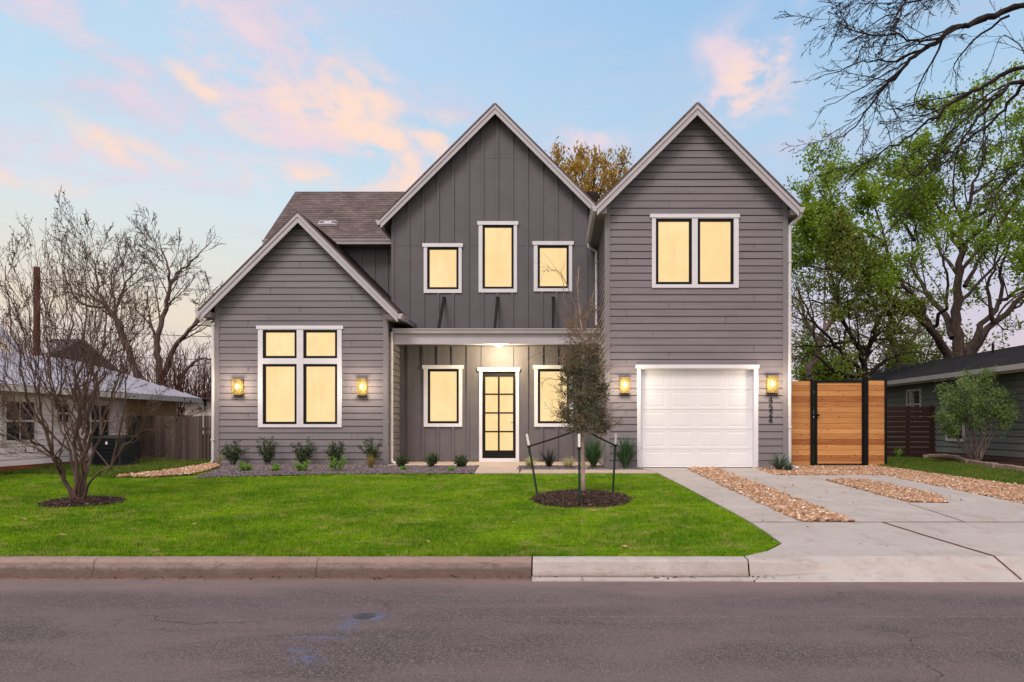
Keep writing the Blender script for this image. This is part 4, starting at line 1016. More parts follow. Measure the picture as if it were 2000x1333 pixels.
def jitter_pickets(b, x0, x1, Y, zb, zt_, w, gapf, dog=True):
    x = x0
    while x < x1-w*.5:
        ww_ = w*random.uniform(.9, 1.04); h = zt_+random.uniform(-.025,.02); y = Y+random.uniform(-.008,.008); g_ = gapf((x-x0)/(x1-x0))*random.uniform(.5,1.5)
        t = random.uniform(-.006,.006)
        b.prism([(x,zb),(x+ww_,zb),(x+ww_+t,h-.03),(x+ww_*.72+t,h),(x+ww_*.28+t,h),(x+t,h-.03)], 1, y, y+.018)
        x += ww_+g_
pf = empty('picket_fence', (-11, 19, 0), 'weathered dark brown wooden picket fence left of the house', 'fence')
b = MB(); jitter_pickets(b, -12.72, LX0-.05, 19.0, -.03, fz(812, 19), .078, lambda t: .004 if t < .6 else .020); b.build('fence_pickets', 'picket_wood', pf)
for z in (.25, fz(838, 19)):
    b = MB(); b.box(-12.7, LX0-.05, 19.03, 19.07, z-.05, z+.04); b.build('rail', 'picket_wood', pf)
b = MB(); b.box(-11.9, LX0-.05, 19.075, 19.09, .1, .80); b.build('rear_boards', 'picket_wood', pf)

sf_ = empty('slat_fence', (11.9, 21.4, 0), 'low dark brown horizontal slat fence before the green house', 'fence')
b = MB(); ztop = fz(794, 21.4); n = 10; hh = ztop/n
for i in range(n): b.box(fx(1700, 21.4), fx(1827, 21.4), 21.4, 21.425, i*hh+.01, (i+1)*hh-.018)
b.build('fence_slats', 'slat_dark', sf_)
for px in (1722, 1775, 1822):
    b = MB(); b.box(fx(px, 21.4)-.045, fx(px, 21.4)+.045, 21.43, 21.52, -.03, ztop+.01); b.build('post', 'slat_dark', sf_)

# ------------------------------------------------------------------ neighbouring houses
nl = empty('neighbour_house', (-15, 17, 0), 'low white sided house with grey metal roof at the far left', 'house')
WX = -12.7
def sidewin(parent, X, sgn, y0, y1, z0, z1, trim='nb_trim', tw=.08, label=None):
    """window on a wall that faces +X (sgn 1) or -X (sgn -1)"""
    b = MB(); o = X+sgn*.05
    for (a, c_, d, e) in ((y0-tw,y0,z0-tw,z1+tw),(y1,y1+tw,z0-tw,z1+tw),(y0,y1,z0-tw,z0),(y0,y1,z1,z1+tw)): b.box(X-sgn*.03, o, a, c_, d, e)
    b.box(X, X+sgn*.035, y0, y1, (z0+z1)/2-.025, (z0+z1)/2+.025); b.box(X, X+sgn*.03, (y0+y1)/2-.01, (y0+y1)/2+.01, z0, z1)
    wo = b.build('window', trim, parent, label)
    b = MB(); b.box(X-sgn*.02, X+sgn*.022, y0, y1, z0, z1); b.build('pane', 'dark_glass', wo)
b = MB(); rows(b, (WX, 7.0, 0), (0,1,0), (1,0,0), (0,0,1), rect(0, 11.9), .12, 1.86, .15, .002, .022, slot=.014)
b.box(-17.8, WX-.001, 7.0, 7.05, .1, 1.9); b.build('wall', 'nb_white', nl)
b = MB(); rows(b, (WX, 18.9, 0), (0,1,0), (1,0,0), (0,0,1), rect(0, 2.5), .12, 1.86, .15, .004, .022); b.box(-17.8, WX-.001, 21.35, 21.4, .1, 1.9); b.build('wall', 'nb_tan', nl, 'rear part of the wall behind the picket fence, tan with painted warm light')  # warm light on this wall end is put into its tan colour
b = MB(); b.box(WX-.02, WX+.03, 21.36, 21.46, 0, 1.9); b.build('corner_board', 'nb_trim', nl)
b = MB(); b.box(WX-.2, WX+.005, 7, 21.4, -.1, .12); b.build('foundation', 'red_roof', nl)
ex, er = -12.05, -14.35; ey0, ey1 = 6.4, 21.8; ez, rz = 1.98, 2.98
b = MB(); A = (ex,ey0,ez); B_ = (ex,ey1,ez); C_ = (er,ey1-2.3,rz); D_ = (er,ey0+2.3,rz); E_ = (-18.4,ey1,ez); F_ = (-18.4,ey0,ez)
b.face([A,B_,C_,D_]); b.face([B_,E_,C_]); b.face([E_,F_,D_,C_]); b.face([F_,A,D_])
d3 = Vector((er-ex, 0, rz-ez)); y = ey0+.3
while y < ey1-.2:   # standing ribs down the slope
    k = min(1, (y-ey0)/2.3, (ey1-y)/2.3); e2 = Vector(A)*0+Vector((ex, y, ez+.012)); b.bar(e2, e2+d3*k, .03, .03); y += .23
b.build('roof', 'nb_metal_roof', nl)
b = MB(); b.box(ex-.02, ex+.02, ey0, ey1, ez-.16, ez-.012); b.box(-18.4, ex-.02, ey1-.04, ey1, ez-.16, ez-.012); b.build('fascia', 'nb_trim', nl)
b = MB(); b.box(-18.3, ex-.021, ey0+.01, ey1-.041, ez-.10, ez-.07); b.build('soffit', 'nb_tan', nl)
sidewin(nl, WX, 1, 14.75, 15.55, .72, 1.62, label='dark window nearest the street'); sidewin(nl, WX, 1, 17.45, 18.15, .75, 1.62, label='dark window above the air conditioner')
sidewin(nl, WX, 1, 16.25, 16.65, 1.15, 1.6)

nr_ = empty('neighbour_house', (15.5, 22, 0), 'low grey green house with dark shingle roof at the right edge', 'house')
RX = 13.1
b = MB(); rows(b, (RX, 10, 0), (0,1,0), (-1,0,0), (0,0,1), rect(0, 21), .16, 2.62, .20, .002, .024, slot=.018); b.box(RX+.001, 18, 30.95, 31, .1, 2.6); b.box(RX+.001, 18, 10, 10.05, .1, 2.6); b.build('wall', 'nb_green', nr_)
b = MB(); b.box(RX-.004, RX+.3, 10, 31, -.1, .16); b.build('foundation', 'foundation', nr_)
b = MB(); s3 = math.hypot(1, .333); rows(b, (12.45, 9.6, 2.70), (0,1,0), (-.333/s3,0,1/s3), (1/s3,0,.333/s3), rect(0, 21.9), 0, 3.05*s3, .14, .006, .018)
b.face([(15.5,9.6,3.72),(15.5,31.5,3.72),(18.6,31.5,2.70),(18.6,9.6,2.70)], 0, [(0,0),(1,0),(1,1),(0,1)]); b.build('roof', 'shingle_dark', nr_)
b = MB(); b.prism([(12.30,2.70),(12.45,2.70),(12.45,2.56),(12.33,2.56)], 1, 9.6, 31.5); b.build('gutter', 'nb_trim', nr_)
b = MB(); b.box(12.452, 12.48, 9.6, 31.5, 2.50, 2.69); b.box(12.481, RX, 9.6, 31.5, 2.60, 2.63); b.prism([(12.46,2.50),(18.5,2.50),(18.5,2.6),(15.5,3.68),(12.46,2.66)], 1, 31.42, 31.46); b.build('fascia', 'nb_gutter', nr_)
sidewin(nr_, RX, -1, 20.55, 21.35, .62, 2.10, label='white framed window behind the sage green bush'); sidewin(nr_, RX, -1, 22.95, 23.75, 1.35, 2.30, label='small white framed window above the slat fence')
b = MB(); b.tube([(14.6,28.5,3.4),(14.6,28.5,4.75)], .045, 10); b.tube([(14.6,28.5,4.75),(14.5,28.3,4.85)], .07, 10); b.build('service_mast', 'grey_pipe', nr_)
b = MB(); b.tube([(14.9,21.8,3.5),(14.9,21.8,3.85)], .04, 10); b.build('vent_pipe', 'black_metal', nr_)

# far buildings at the left
fh = empty('far_house', (-27, 34, 0), 'distant house with dark grey gable roof behind the white house', 'house')
b = MB(); Yh = 34; b.box(fx(30,Yh), fx(240,40)-.4, Yh, Yh+6, 0, fz(706,Yh)-.1); b.build('wall', 'shed_wall', fh)
b = MB(); zl, zh = fz(710,Yh), fz(666,Yh+3)
b.prism([(Yh-.4,zl),(Yh+3,zh+.1),(Yh+6.4,zl),(Yh+6.4,zl-.15),(Yh-.4,zl-.15)], 0, fx(15,Yh), fx(240,40.4)); b.build('roof', 'far_roof', fh)
b = MB(); b.prism([(fx(10,Yh),zl),(fx(48,Yh),fz(660,Yh)),(fx(95,Yh),zl)], 1, Yh-1.5, Yh+2); b.build('dormer', 'shed_wall', fh)
b = MB(); b.prism([(fx(6,Yh),zl-.1),(fx(48,Yh),fz(655,Yh)),(fx(99,Yh),zl-.1),(fx(99,Yh),zl+.08),(fx(48,Yh),fz(655,Yh)+.22),(fx(6,Yh),zl+.08)], 1, Yh-1.8, Yh-1.4); b.build('rake_board', 'nb_metal_roof', fh)
sh = empty('shed', (-17, 25, 0), 'small cream shed with dark roof behind the picket fence', 'shed')
Ys = 25; b = MB(); b.prism([(fx(361,Ys),0),(fx(430,Ys),0),(fx(430,Ys),fz(781,Ys)),(fx(361,Ys),fz(786,Ys))], 1, Ys, Ys+3); b.build('wall', 'shed_wall', sh)
b = MB(); b.prism([(fx(349,Ys),fz(787,Ys)),(fx(401,Ys),fz(780,Ys)),(fx(434,Ys),fz(784,Ys)),(fx(434,Ys),fz(781,Ys)),(fx(401,Ys),fz(777,Ys)),(fx(349,Ys),fz(784,Ys))], 1, Ys-.4, Ys+3.3); b.build('roof', 'dark_roof', sh)
b = MB(); b.box(fx(399.5,Ys), fx(403,Ys), Ys-.05, Ys-.001, fz(794,Ys), fz(783,Ys)); b.build('louvre', 'dark_roof', sh)
b = MB(); z = fz(797,Ys); b.box(fx(392,Ys), fx(400,Ys), Ys-.08, Ys-.001, z-.02, z+.03)
for q in (391.5, 400): b.tube([(fx(q,Ys),Ys-.04,z),(fx(q,Ys),Ys-.18,z-.05)], .06, 8)
b.build('flood_light', 'grey_pipe', sh)
rh = empty('far_house', (-21, 40, 0), 'distant house with rusty red roof glimpsed at the grey house corner', 'house')
b = MB(); b.box(fx(375,40), fx(440,40), 40, 46, 0, fz(782,40)); b.build('wall', 'shed_wall', rh)
b = MB(); b.prism([(39.6,fz(783,40)),(43,fz(752,40)),(46.4,fz(783,40))], 0, fx(372,40), fx(444,40)); b.build('roof', 'red_roof', rh)

# air conditioner
ac = empty('air_conditioner', (-11.35, 16.6, 0), 'dark grey air conditioner unit standing by the white house', 'air conditioner')
Ya = 16.2; x0, x1 = fx(180,Ya), fx(236,Ya); zt_ = fz(853,Ya)
b = MB(); b.box(x0+.02, x1-.02, Ya+.02, Ya+.7, .03, zt_-.05)
for i in range(26): b.box(x0+.0+.03+i*(x1-x0-.06)/25-.004, x0+.03+i*(x1-x0-.06)/25+.004, Ya, Ya+.72, .08, zt_-.1)
for i in range(7): z = .08+i*(zt_-.18)/6; b.box(x0+.01, x1-.01, Ya-.006, Ya+.726, z-.006, z+.006)
for x in (x0, x1-.05):
    for y in (Ya-.01, Ya+.68): b.box(x, x+.05, y, y+.05, .0, zt_-.05)
b.build('casing', 'ac_dark', ac)
b = MB(); b.box(x0-.01, x1+.01, Ya-.02, Ya+.74, zt_-.05, zt_); cyl(b, ((x0+x1)/2, Ya+.36), .27, zt_+.001, zt_+.03, 24); b.build('top_cover', 'ac_top', ac)
b = MB(); b.box(x0-.08, x1+.08, Ya-.08, Ya+.8, -.02, .03); b.build('pad', 'kerb_new', ac)
b = MB(); b.box((x0+x1)/2-.02, (x0+x1)/2+.03, Ya-.012, Ya-.007, zt_-.2, zt_-.13); b.build('sticker', 'white_paint', ac)

# pole and wires
b = MB(); Yp = 26; b.tube([(fx(72,Yp),Yp,0),(fx(72,Yp),Yp,fz(522,Yp))], [.13,.11], 12); tag(b.build('utility_pole', 'pole_wood'), 'reddish brown wooden utility pole behind the white house', 'utility pole')
def wirec(name, p, q, sag, label, r=.012):
    b = MB(); p, q = Vector(p), Vector(q); b.tube([p.lerp(q, t/16)-Vector((0,0,4*sag*(t/16)*(1-t/16))) for t in range(17)], r, 5); tag(b.build(name, 'wire'), label, 'wire', 'wires strung behind the houses')
wirec('power_line', (fx(72,26),26,fz(545,26)), (-2,40,fz(560,40)), .5, 'highest thin black wire left of the grey house')
wirec('power_line', (fx(72,26),26,fz(640,26)), (-2,40,fz(655,40)), .4, 'black wire second from the top left of the grey house', .015)
wirec('power_line', (fx(72,26),26,fz(690,26)), (-2,40,fz(700,40)), .3, 'black wire third from the top left of the grey house', .015)
wirec('power_line', (6,38,fz(725,38)), (22,38,fz(735,38)), .2, 'thin black wire above the cedar fence')

# ------------------------------------------------------------------ T-posts, ties
def tpost(top, bot, Y, label):
    t_ = P(*top, Y); bb_ = P(*bot, Y); bb_.z = gz(Y)+.02
    o = empty('stake', tuple(bb_), label, 'stake', 'green metal stakes around the young tree')
    d = t_-bb_; m = bb_+d*.80
    b = MB(); b.bar(bb_-d*.03, m, .036, .008); b.bar(bb_-d*.03+Vector((0,.016,0)), m+Vector((0,.016,0)), .008, .03)
    for k in range(24): c = bb_+d*(.05+k*.031); b.box(c.x-.006, c.x+.006, c.y-.012, c.y-.003, c.z-.012, c.z+.005)
    b.build('post', 't_post', o)
    b = MB(); b.bar(m, t_, .037, .0085); b.bar(m+Vector((0,.016,0)), t_+Vector((0,.016,0)), .0085, .03); b.build('painted_tip', 'white_paint', o)
    return m
m1 = tpost((1029,848), (1050,972), 10.7, 'green stake with white tip leaning left of the young tree')
m2 = tpost((1131,848), (1132,990), 9.65, 'green stake with white tip in front of the young tree trunk')
m3 = tpost((1203,847), (1197,964), 11.1, 'green stake with white tip right of the young tree')
TRZ = fz(836, TY)
def strap(p, q, label):
    b = MB(); p, q = Vector(p), Vector(q)
    pts = [p.lerp(q, t/10)-Vector((0,0,.012*4*(t/10)*(1-t/10))) for t in range(11)]
    for a, c_ in zip(pts, pts[1:]): b.bar(a, c_, .006, .028)
    for k in range(12):
        a = 2*math.pi*k/12; c2 = 2*math.pi*(k+1)/12; b.bar(q+Vector((math.cos(a)*.05+.05*0, math.sin(a)*.05, 0)), q+Vector((math.cos(c2)*.05, math.sin(c2)*.05, 0)), .006, .028)
    b.bar(p+Vector((-.03,-.01,0)), p+Vector((.03,-.01,0)), .02, .035)
    tag(b.build('tree_tie', 'strap'), label, 'strap', 'black ties holding the young tree')
tc = Vector((TX, TY, TRZ))
strap(m1, tc, 'black strap from the left stake to the young tree'); strap(m3, tc-Vector((0,0,.02)), 'black strap from the right stake to the young tree'); strap(m2, tc+Vector((0,0,.03)), 'short black strap from the front stake to the young tree')

# valve lid
vx_, vy_ = fx(712, 4.93), 4.93
b = MB(); cyl(b, (vx_, vy_), .085, -.399, -.3925, 28); cyl(b, (vx_, vy_), .066, -.3925, -.3905, 28)
for k in range(5): b.box(vx_-.045, vx_+.045, vy_-.04+k*.02-.003, vy_-.04+k*.02+.003, -.3905, -.3893)
tag(b.build('valve_cover', 'iron'), 'small round iron valve cover in the asphalt with blue paint', 'valve cover')

# edging stones
sp_ = [g(1807,896), g(1838,894.5), g(1866,898), g(1889,907), g(1935,914), g(2000,923.5), (10.7,13.2)]
pts = [Vector((x, y, 0)) for x, y in sp_]; ds = [0]
for a, c_ in zip(pts, pts[1:]): ds.append(ds[-1]+(c_-a).length)
d = 0; idx = 0
while d < ds[-1]-.2:
    i = max(k for k in range(len(ds)) if ds[k] <= d); i = min(i, len(pts)-2); t = (d-ds[i])/(ds[i+1]-ds[i]); p = pts[i].lerp(pts[i+1], t); dr = (pts[i+1]-pts[i]).normalized()
    L = random.uniform(.27,.33); b = MB(); n_ = Vector((-dr.y, dr.x, 0)); h = random.uniform(.11,.135); zz_ = gz(p.y)
    q = [p+n_*.07, p-n_*.07, p-n_*.07+dr*L*.96, p+n_*.07+dr*L*.96]; b.v = [(v.x, v.y, zz_) for v in q]+[(v.x+random.uniform(-.01,.01), v.y+random.uniform(-.01,.01), zz_+h) for v in q]
    b.f = [(0,3,2,1),(4,5,6,7),(0,1,5,4),(1,2,6,5),(2,3,7,6),(3,0,4,7)]; b.m = [0]*6
    tag(b.build('edging_block', 'edging_stone', bevel=.012), '%s pinkish grey edging block of the raised bed counted from the slat fence' % ORD[idx], 'edging block', 'edging blocks of the raised bed'); d += L; idx += 1

# fallen leaves on the lawn
def leafme(seed):
    rd = random.Random(seed); b = MB(); L = rd.uniform(.025,.05); W = L*.5
    P_ = [(-L,0,.0),(-L*.3,W,.012),(L*.5,W*.8,.015),(L,0,.02),(L*.5,-W*.8,.012),(-L*.3,-W,.015)]; c = (0,0,.002)
    for i in range(6): b.face([c, P_[i], P_[(i+1) % 6]])
    return b
lm = []
spots = [(1003,1027),(835,1065),(745,1024),(1065,1053),(1160,1003),(1025,1077),(1180,1050),(560,1008),(75,986),(232,985),(195,1010),(120,1052),(620,1068),(270,1070),(45,1020),(460,1015),(880,1010),(680,1060),(940,975),(1290,1045),(520,1052),(1340,1010),(380,1030),(690,938),(645,927),(1220,1075),(760,1050),(1085,1030)]
for i, (px, py) in enumerate(sorted(spots)):
    x, y = g(px, py)
    o = leafme(i).build('fallen_leaf', 'dry_leaf'); o.location = (x, y, gz(y)+.035); o.rotation_euler = (random.uniform(-.3,.3), random.uniform(-.3,.3), random.uniform(0,6))
    tag(o, '%s dry tan leaf from the left lying on the green lawn' % ORD[i], 'leaf', 'fallen leaves on the lawn')

# dark bits of bark and leaf blown along the gutter and over the slab
n = 260; xs_ = np.concatenate([RNG.uniform(1.9, 5.2, 90), RNG.uniform(-7, 2, 90), RNG.uniform(2.6, 7.0, 80)]); ys2 = np.concatenate([RNG.normal(6.17, .03, 90), RNG.normal(6.14, .04, 90), RNG.uniform(6.5, 14, 80)])
zs2 = np.where(ys2 < 6.36, -.392+.35*np.clip(ys2-6.185, 0, .05), -SL*(Y0-ys2)+.014)+.008
V = np.array([[-1,0,0],[0,.45,.25],[1,0,.05],[0,-.45,.2]])[None]*RNG.uniform(.008,.030,(n,1,1)); V = np.einsum('nij,nkj->nki', rotmats(n, .15), V)+np.stack([xs_, ys2, zs2], 1)[:,None]
simple('litter', (.07,.035,.022), .9, .1, .6, 30)
tag(npmesh('leaf_litter', V.reshape(-1,3), np.arange(4*n).reshape(n,4), 'litter'), 'brown leaf litter scattered along the gutter and on the driveway', 'leaf litter', kind='stuff')

# ------------------------------------------------------------------ plants
class Wood:
    def __init__(s, seed): s.pl = []; s.tips = []; s.rd = random.Random(seed)
    def grow(s, p, d, L, r, lvl, mx, k):
        """k: dict(wander, up, nseg, kids, ratio, spread)"""
        rd = s.rd; n = k.get('nseg', 5) if lvl < mx else max(3, k.get('nseg', 5)-2)
        pts = [p]; dx, dy, dz = d; x, y, z = p; wv = k['wander']; up = k['up']
        for i in range(n):
            dx += rd.gauss(0, wv); dy += rd.gauss(0, wv); dz += rd.gauss(0, wv)+up
            q = 1/math.sqrt(dx*dx+dy*dy+dz*dz); dx *= q; dy *= q; dz *= q
            x += dx*L/n; y += dy*L/n; z += dz*L/n; pts.append((x, y, z))
        rad = [max(k.get('rmin', .003), r*(1-.65*i/n)) for i in range(n+1)]
        s.add(pts, rad, lvl, mx, k)
    def add(s, pts, rad, lvl, mx, k, t0=.25):
        rd = s.rd; s.pl.append((pts, rad)); n = len(pts)-1
        if lvl >= mx: s.tips.append((pts, lvl)); return
        L = sum(math.dist(a, c) for a, c in zip(pts, pts[1:])); kids = k['kids'][min(lvl, len(k['kids'])-1)]
        for c in range(kids):
            t = t0+(1-t0)*(c+rd.random())/kids; f = min(n-1e-4, t*n); i = int(f); f -= i
            a, b_ = pts[i], pts[i+1]; p = tuple(a[j]+(b_[j]-a[j])*f for j in range(3))
            dd = Vector((b_[0]-a[0], b_[1]-a[1], b_[2]-a[2])).normalized()
            ax = Vector((rd.gauss(0,1), rd.gauss(0,1), rd.gauss(0,1))); ax = (ax-dd*ax.dot(dd)).normalized()
            an = k['spread']*rd.uniform(.6, 1.3); nd = dd*math.cos(an)+ax*math.sin(an)
            if nd.z < k.get('minz', -1): nd.z = k['minz']+rd.random()*.2; nd.normalize()
            rr = rad[i]*k.get('rr', .6)*rd.uniform(.7, 1.05)
            s.grow(p, tuple(nd), min(L*k['ratio']*rd.uniform(.6, 1.2), k.get('maxL', 1e9))*(1.15-.5*t), rr, lvl+1, mx, k)
    def limb(s, ctrl, r0, r1, lvl, mx, k, t0=.25, sub=4):
        """guided limb through world points"""
        c = [Vector(q) for q in ctrl]; c = [c[0]*2-c[1]]+c+[c[-1]*2-c[-2]]; pts = []
        for i in range(1, len(c)-2):
            for j in range(sub):
                t = j/sub; p0, p1, p2, p3 = c[i-1:i+3]
                q = .5*((2*p1)+(p2-p0)*t+(2*p0-5*p1+4*p2-p3)*t*t+(3*p1-p0-3*p2+p3)*t**3)
                w_ = (p2-p1).length*.035; q = q+Vector((s.rd.gauss(0,w_), s.rd.gauss(0,w_), s.rd.gauss(0,w_))) if j or i > 1 else q
                pts.append(tuple(q))
        pts.append(tuple(c[-2])); n = len(pts)-1
        s.add(pts, [r0+(r1-r0)*(i/n)**.8 for i in range(n+1)], lvl, mx, k, t0)
    def mesh(s, name, mat, parent, big=.03, mid=.008):
        groups = {}
        for pts, rad in s.pl:
            sd = 9 if rad[0] > big*2 else (6 if rad[0] > big else (4 if rad[0] > mid else 3)); groups.setdefault((len(pts), sd), []).append((pts, rad))
        VV, FF, o = [], [], 0
        for (n, sd), L in groups.items():
            Pn = np.array([q[0] for q in L]); Rn = np.array([q[1] for q in L]); K = len(L)
            Tn = np.empty_like(Pn); Tn[:,1:-1] = Pn[:,2:]-Pn[:,:-2]; Tn[:,0] = Pn[:,1]-Pn[:,0]; Tn[:,-1] = Pn[:,-1]-Pn[:,-2]
            Tn /= np.linalg.norm(Tn, axis=2, keepdims=True)+1e-9
            ref = np.where(np.abs(Tn[:,:1,2:3]) < .8, np.array([0,0,1.0]), np.array([1.0,0,0])); ref = np.broadcast_to(ref, Tn.shape)
            A = np.cross(Tn, ref); A /= np.linalg.norm(A, axis=2, keepdims=True)+1e-9; Bn = np.cross(Tn, A)
            an = np.arange(sd)*2*np.pi/sd
            V = Pn[:,:,None]+Rn[:,:,None,None]*(A[:,:,None]*np.cos(an)[None,None,:,None]+Bn[:,:,None]*np.sin(an)[None,None,:,None])
            i = np.arange(n-1)[:,None]*sd; j = np.arange(sd)[None]; j2 = (j+1) % sd
            q = np.stack([i+j, i+j2, i+sd+j2, i+sd+j], -1).reshape(-1, 4)
            FF.append((q[None]+(np.arange(K)*n*sd)[:,None,None]).reshape(-1, 4)+o); VV.append(V.reshape(-1, 3)); o += K*n*sd
        return npmesh(name, np.concatenate(VV), np.concatenate(FF), mat, parent, smooth=True)
def leaves(name, pts, size, mat, parent, asp=.5, droop=0.0, dirs=None):
    """one small folded leaf at each point"""
    pts = np.asarray(pts); n = len(pts); s = size*RNG.uniform(.6, 1.3, n)
    d = RNG.normal(size=(n,3)) if dirs is None else dirs+RNG.normal(size=(n,3))*.35
    d[:,2] -= droop; d /= np.linalg.norm(d, axis=1, keepdims=True)
    r = RNG.normal(size=(n,3)); a = np.cross(d, r); a /= np.linalg.norm(a, axis=1, keepdims=True); nn = np.cross(d, a)
    V = np.empty((n,4,3)); L = s[:,None]; W = s[:,None]*asp/2
    V[:,0] = pts; V[:,1] = pts+d*L*.5+a*W+nn*W*.4; V[:,2] = pts+d*L; V[:,3] = pts+d*L*.5-a*W+nn*W*.4
    return npmesh(name, V.reshape(-1,3), np.arange(4*n).reshape(n,4), mat, parent, np.repeat(RNG.random(n), 4))
def tippts(W, per, jit, lo=0.3, keep=None):
    o = []
    for pts, lvl in W.tips:
        for _ in range(per):
            t = lo+(1-lo)*W.rd.random(); f = min(len(pts)-1.001, t*(len(pts)-1)); i = int(f); f -= i
            o.append([pts[i][j]+(pts[i+1][j]-pts[i][j])*f+W.rd.gauss(0, jit) for j in range(3)])
    o = np.array(o)
    return o if keep is None else o[keep(o)]
def PW(l, Y, dys=None):
    return [P(a[0], a[1], Y+(a[2] if len(a) > 2 else 0)) for a in l]

# bare multi-stem tree on the left lawn
def myrtle():
    o = empty('crape_myrtle', (MX, MY, gz(MY)), 'bare multi-stem tree with smooth grey brown stems on the left lawn', 'tree')
    W = Wood(11); Y = MY
    k = dict(wander=.10, up=.055, nseg=6, kids=[12,6,4], ratio=.46, spread=.48, rr=.42, rmin=.0026, minz=-.02, maxL=.95)
    stems = [[(158,980),(162,900,.1),(170,850,.2),(178,790,.3),(196,700,.5),(205,600,.6),(190,505,.7)],
             [(152,978),(148,905,-.1),(147,855,-.1),(160,800,-.2),(150,720,-.3),(128,600,-.4),(133,450,-.3)],
             [(150,980),(118,925,.2),(104,890,.3),(60,873,.5),(15,848,.6),(-30,820,.9)],
             [(148,978),(112,905,-.2),(86,840,-.4),(54,775,-.6),(40,700,-.7),(18,600,-.8),(10,520,-.9)],
             [(165,980),(190,925,-.3),(216,915,-.3),(242,870,-.4),(275,848,-.6),(318,822,-.8)],
             [(162,978),(176,900,.4),(198,850,.6),(215,780,.8),(245,700,1.0),(262,600,1.1)],
             [(155,980),(168,880,-.4),(185,830,-.6),(190,760,-.8),(225,690,-1.0),(235,640,-1.2)],
             [(152,978),(135,880,.4),(110,800,.7),(92,700,.9),(75,600,1.0),(60,500,1.1)],
             [(156,975),(160,850,0),(150,760,0),(165,670,0),(168,560,.1),(160,470,.1)],
             [(140,972),(95,880,-.3),(50,850,-.8),(0,760,-1.1),(-40,690,-1.2)]]
    for i, s_ in enumerate(stems): W.limb(PW(s_, Y), [.044,.036,.032,.034,.024,.030,.026,.028,.038,.026][i]*.9, .0035, 0, 3, k, t0=.30)
    starts = [(118,925),(104,890),(147,855),(161,800),(160,900),(170,850),(178,790),(198,850),(216,915),(176,900),(110,800),(160,850),(150,760),(135,880),(86,840),(190,760),(112,905),(225,690)]
    for i in range(30):
        sx, sy = starts[i % len(starts)]; tx = -30+330*((i*7 % 30)+W.rd.random())/30; ty = W.rd.uniform(450,560)+abs(tx-140)*.45; dy_ = W.rd.uniform(-1.1,1.1); bw = W.rd.uniform(.35,.6)
        W.limb(PW([(sx,sy,dy_*.15),(sx+(tx-sx)*bw,sy+(ty-sy)*.33,dy_*.5),(sx+(tx-sx)*(bw+.28),sy+(ty-sy)*.66,dy_*.8),(tx,ty,dy_)], Y), .016, .0030, 1, 3, dict(k, kids=[0,11,4], ratio=.34, spread=.42), t0=.25)
    W.mesh('branches', 'bark_myrtle', o, .02, .006)
    pts = tippts(W, 1, .005, .6); pts = pts[RNG.random(len(pts)) < .45]
    leaves('seed_pods', pts, .030, 'seed_brown', o, .8)
myrtle()

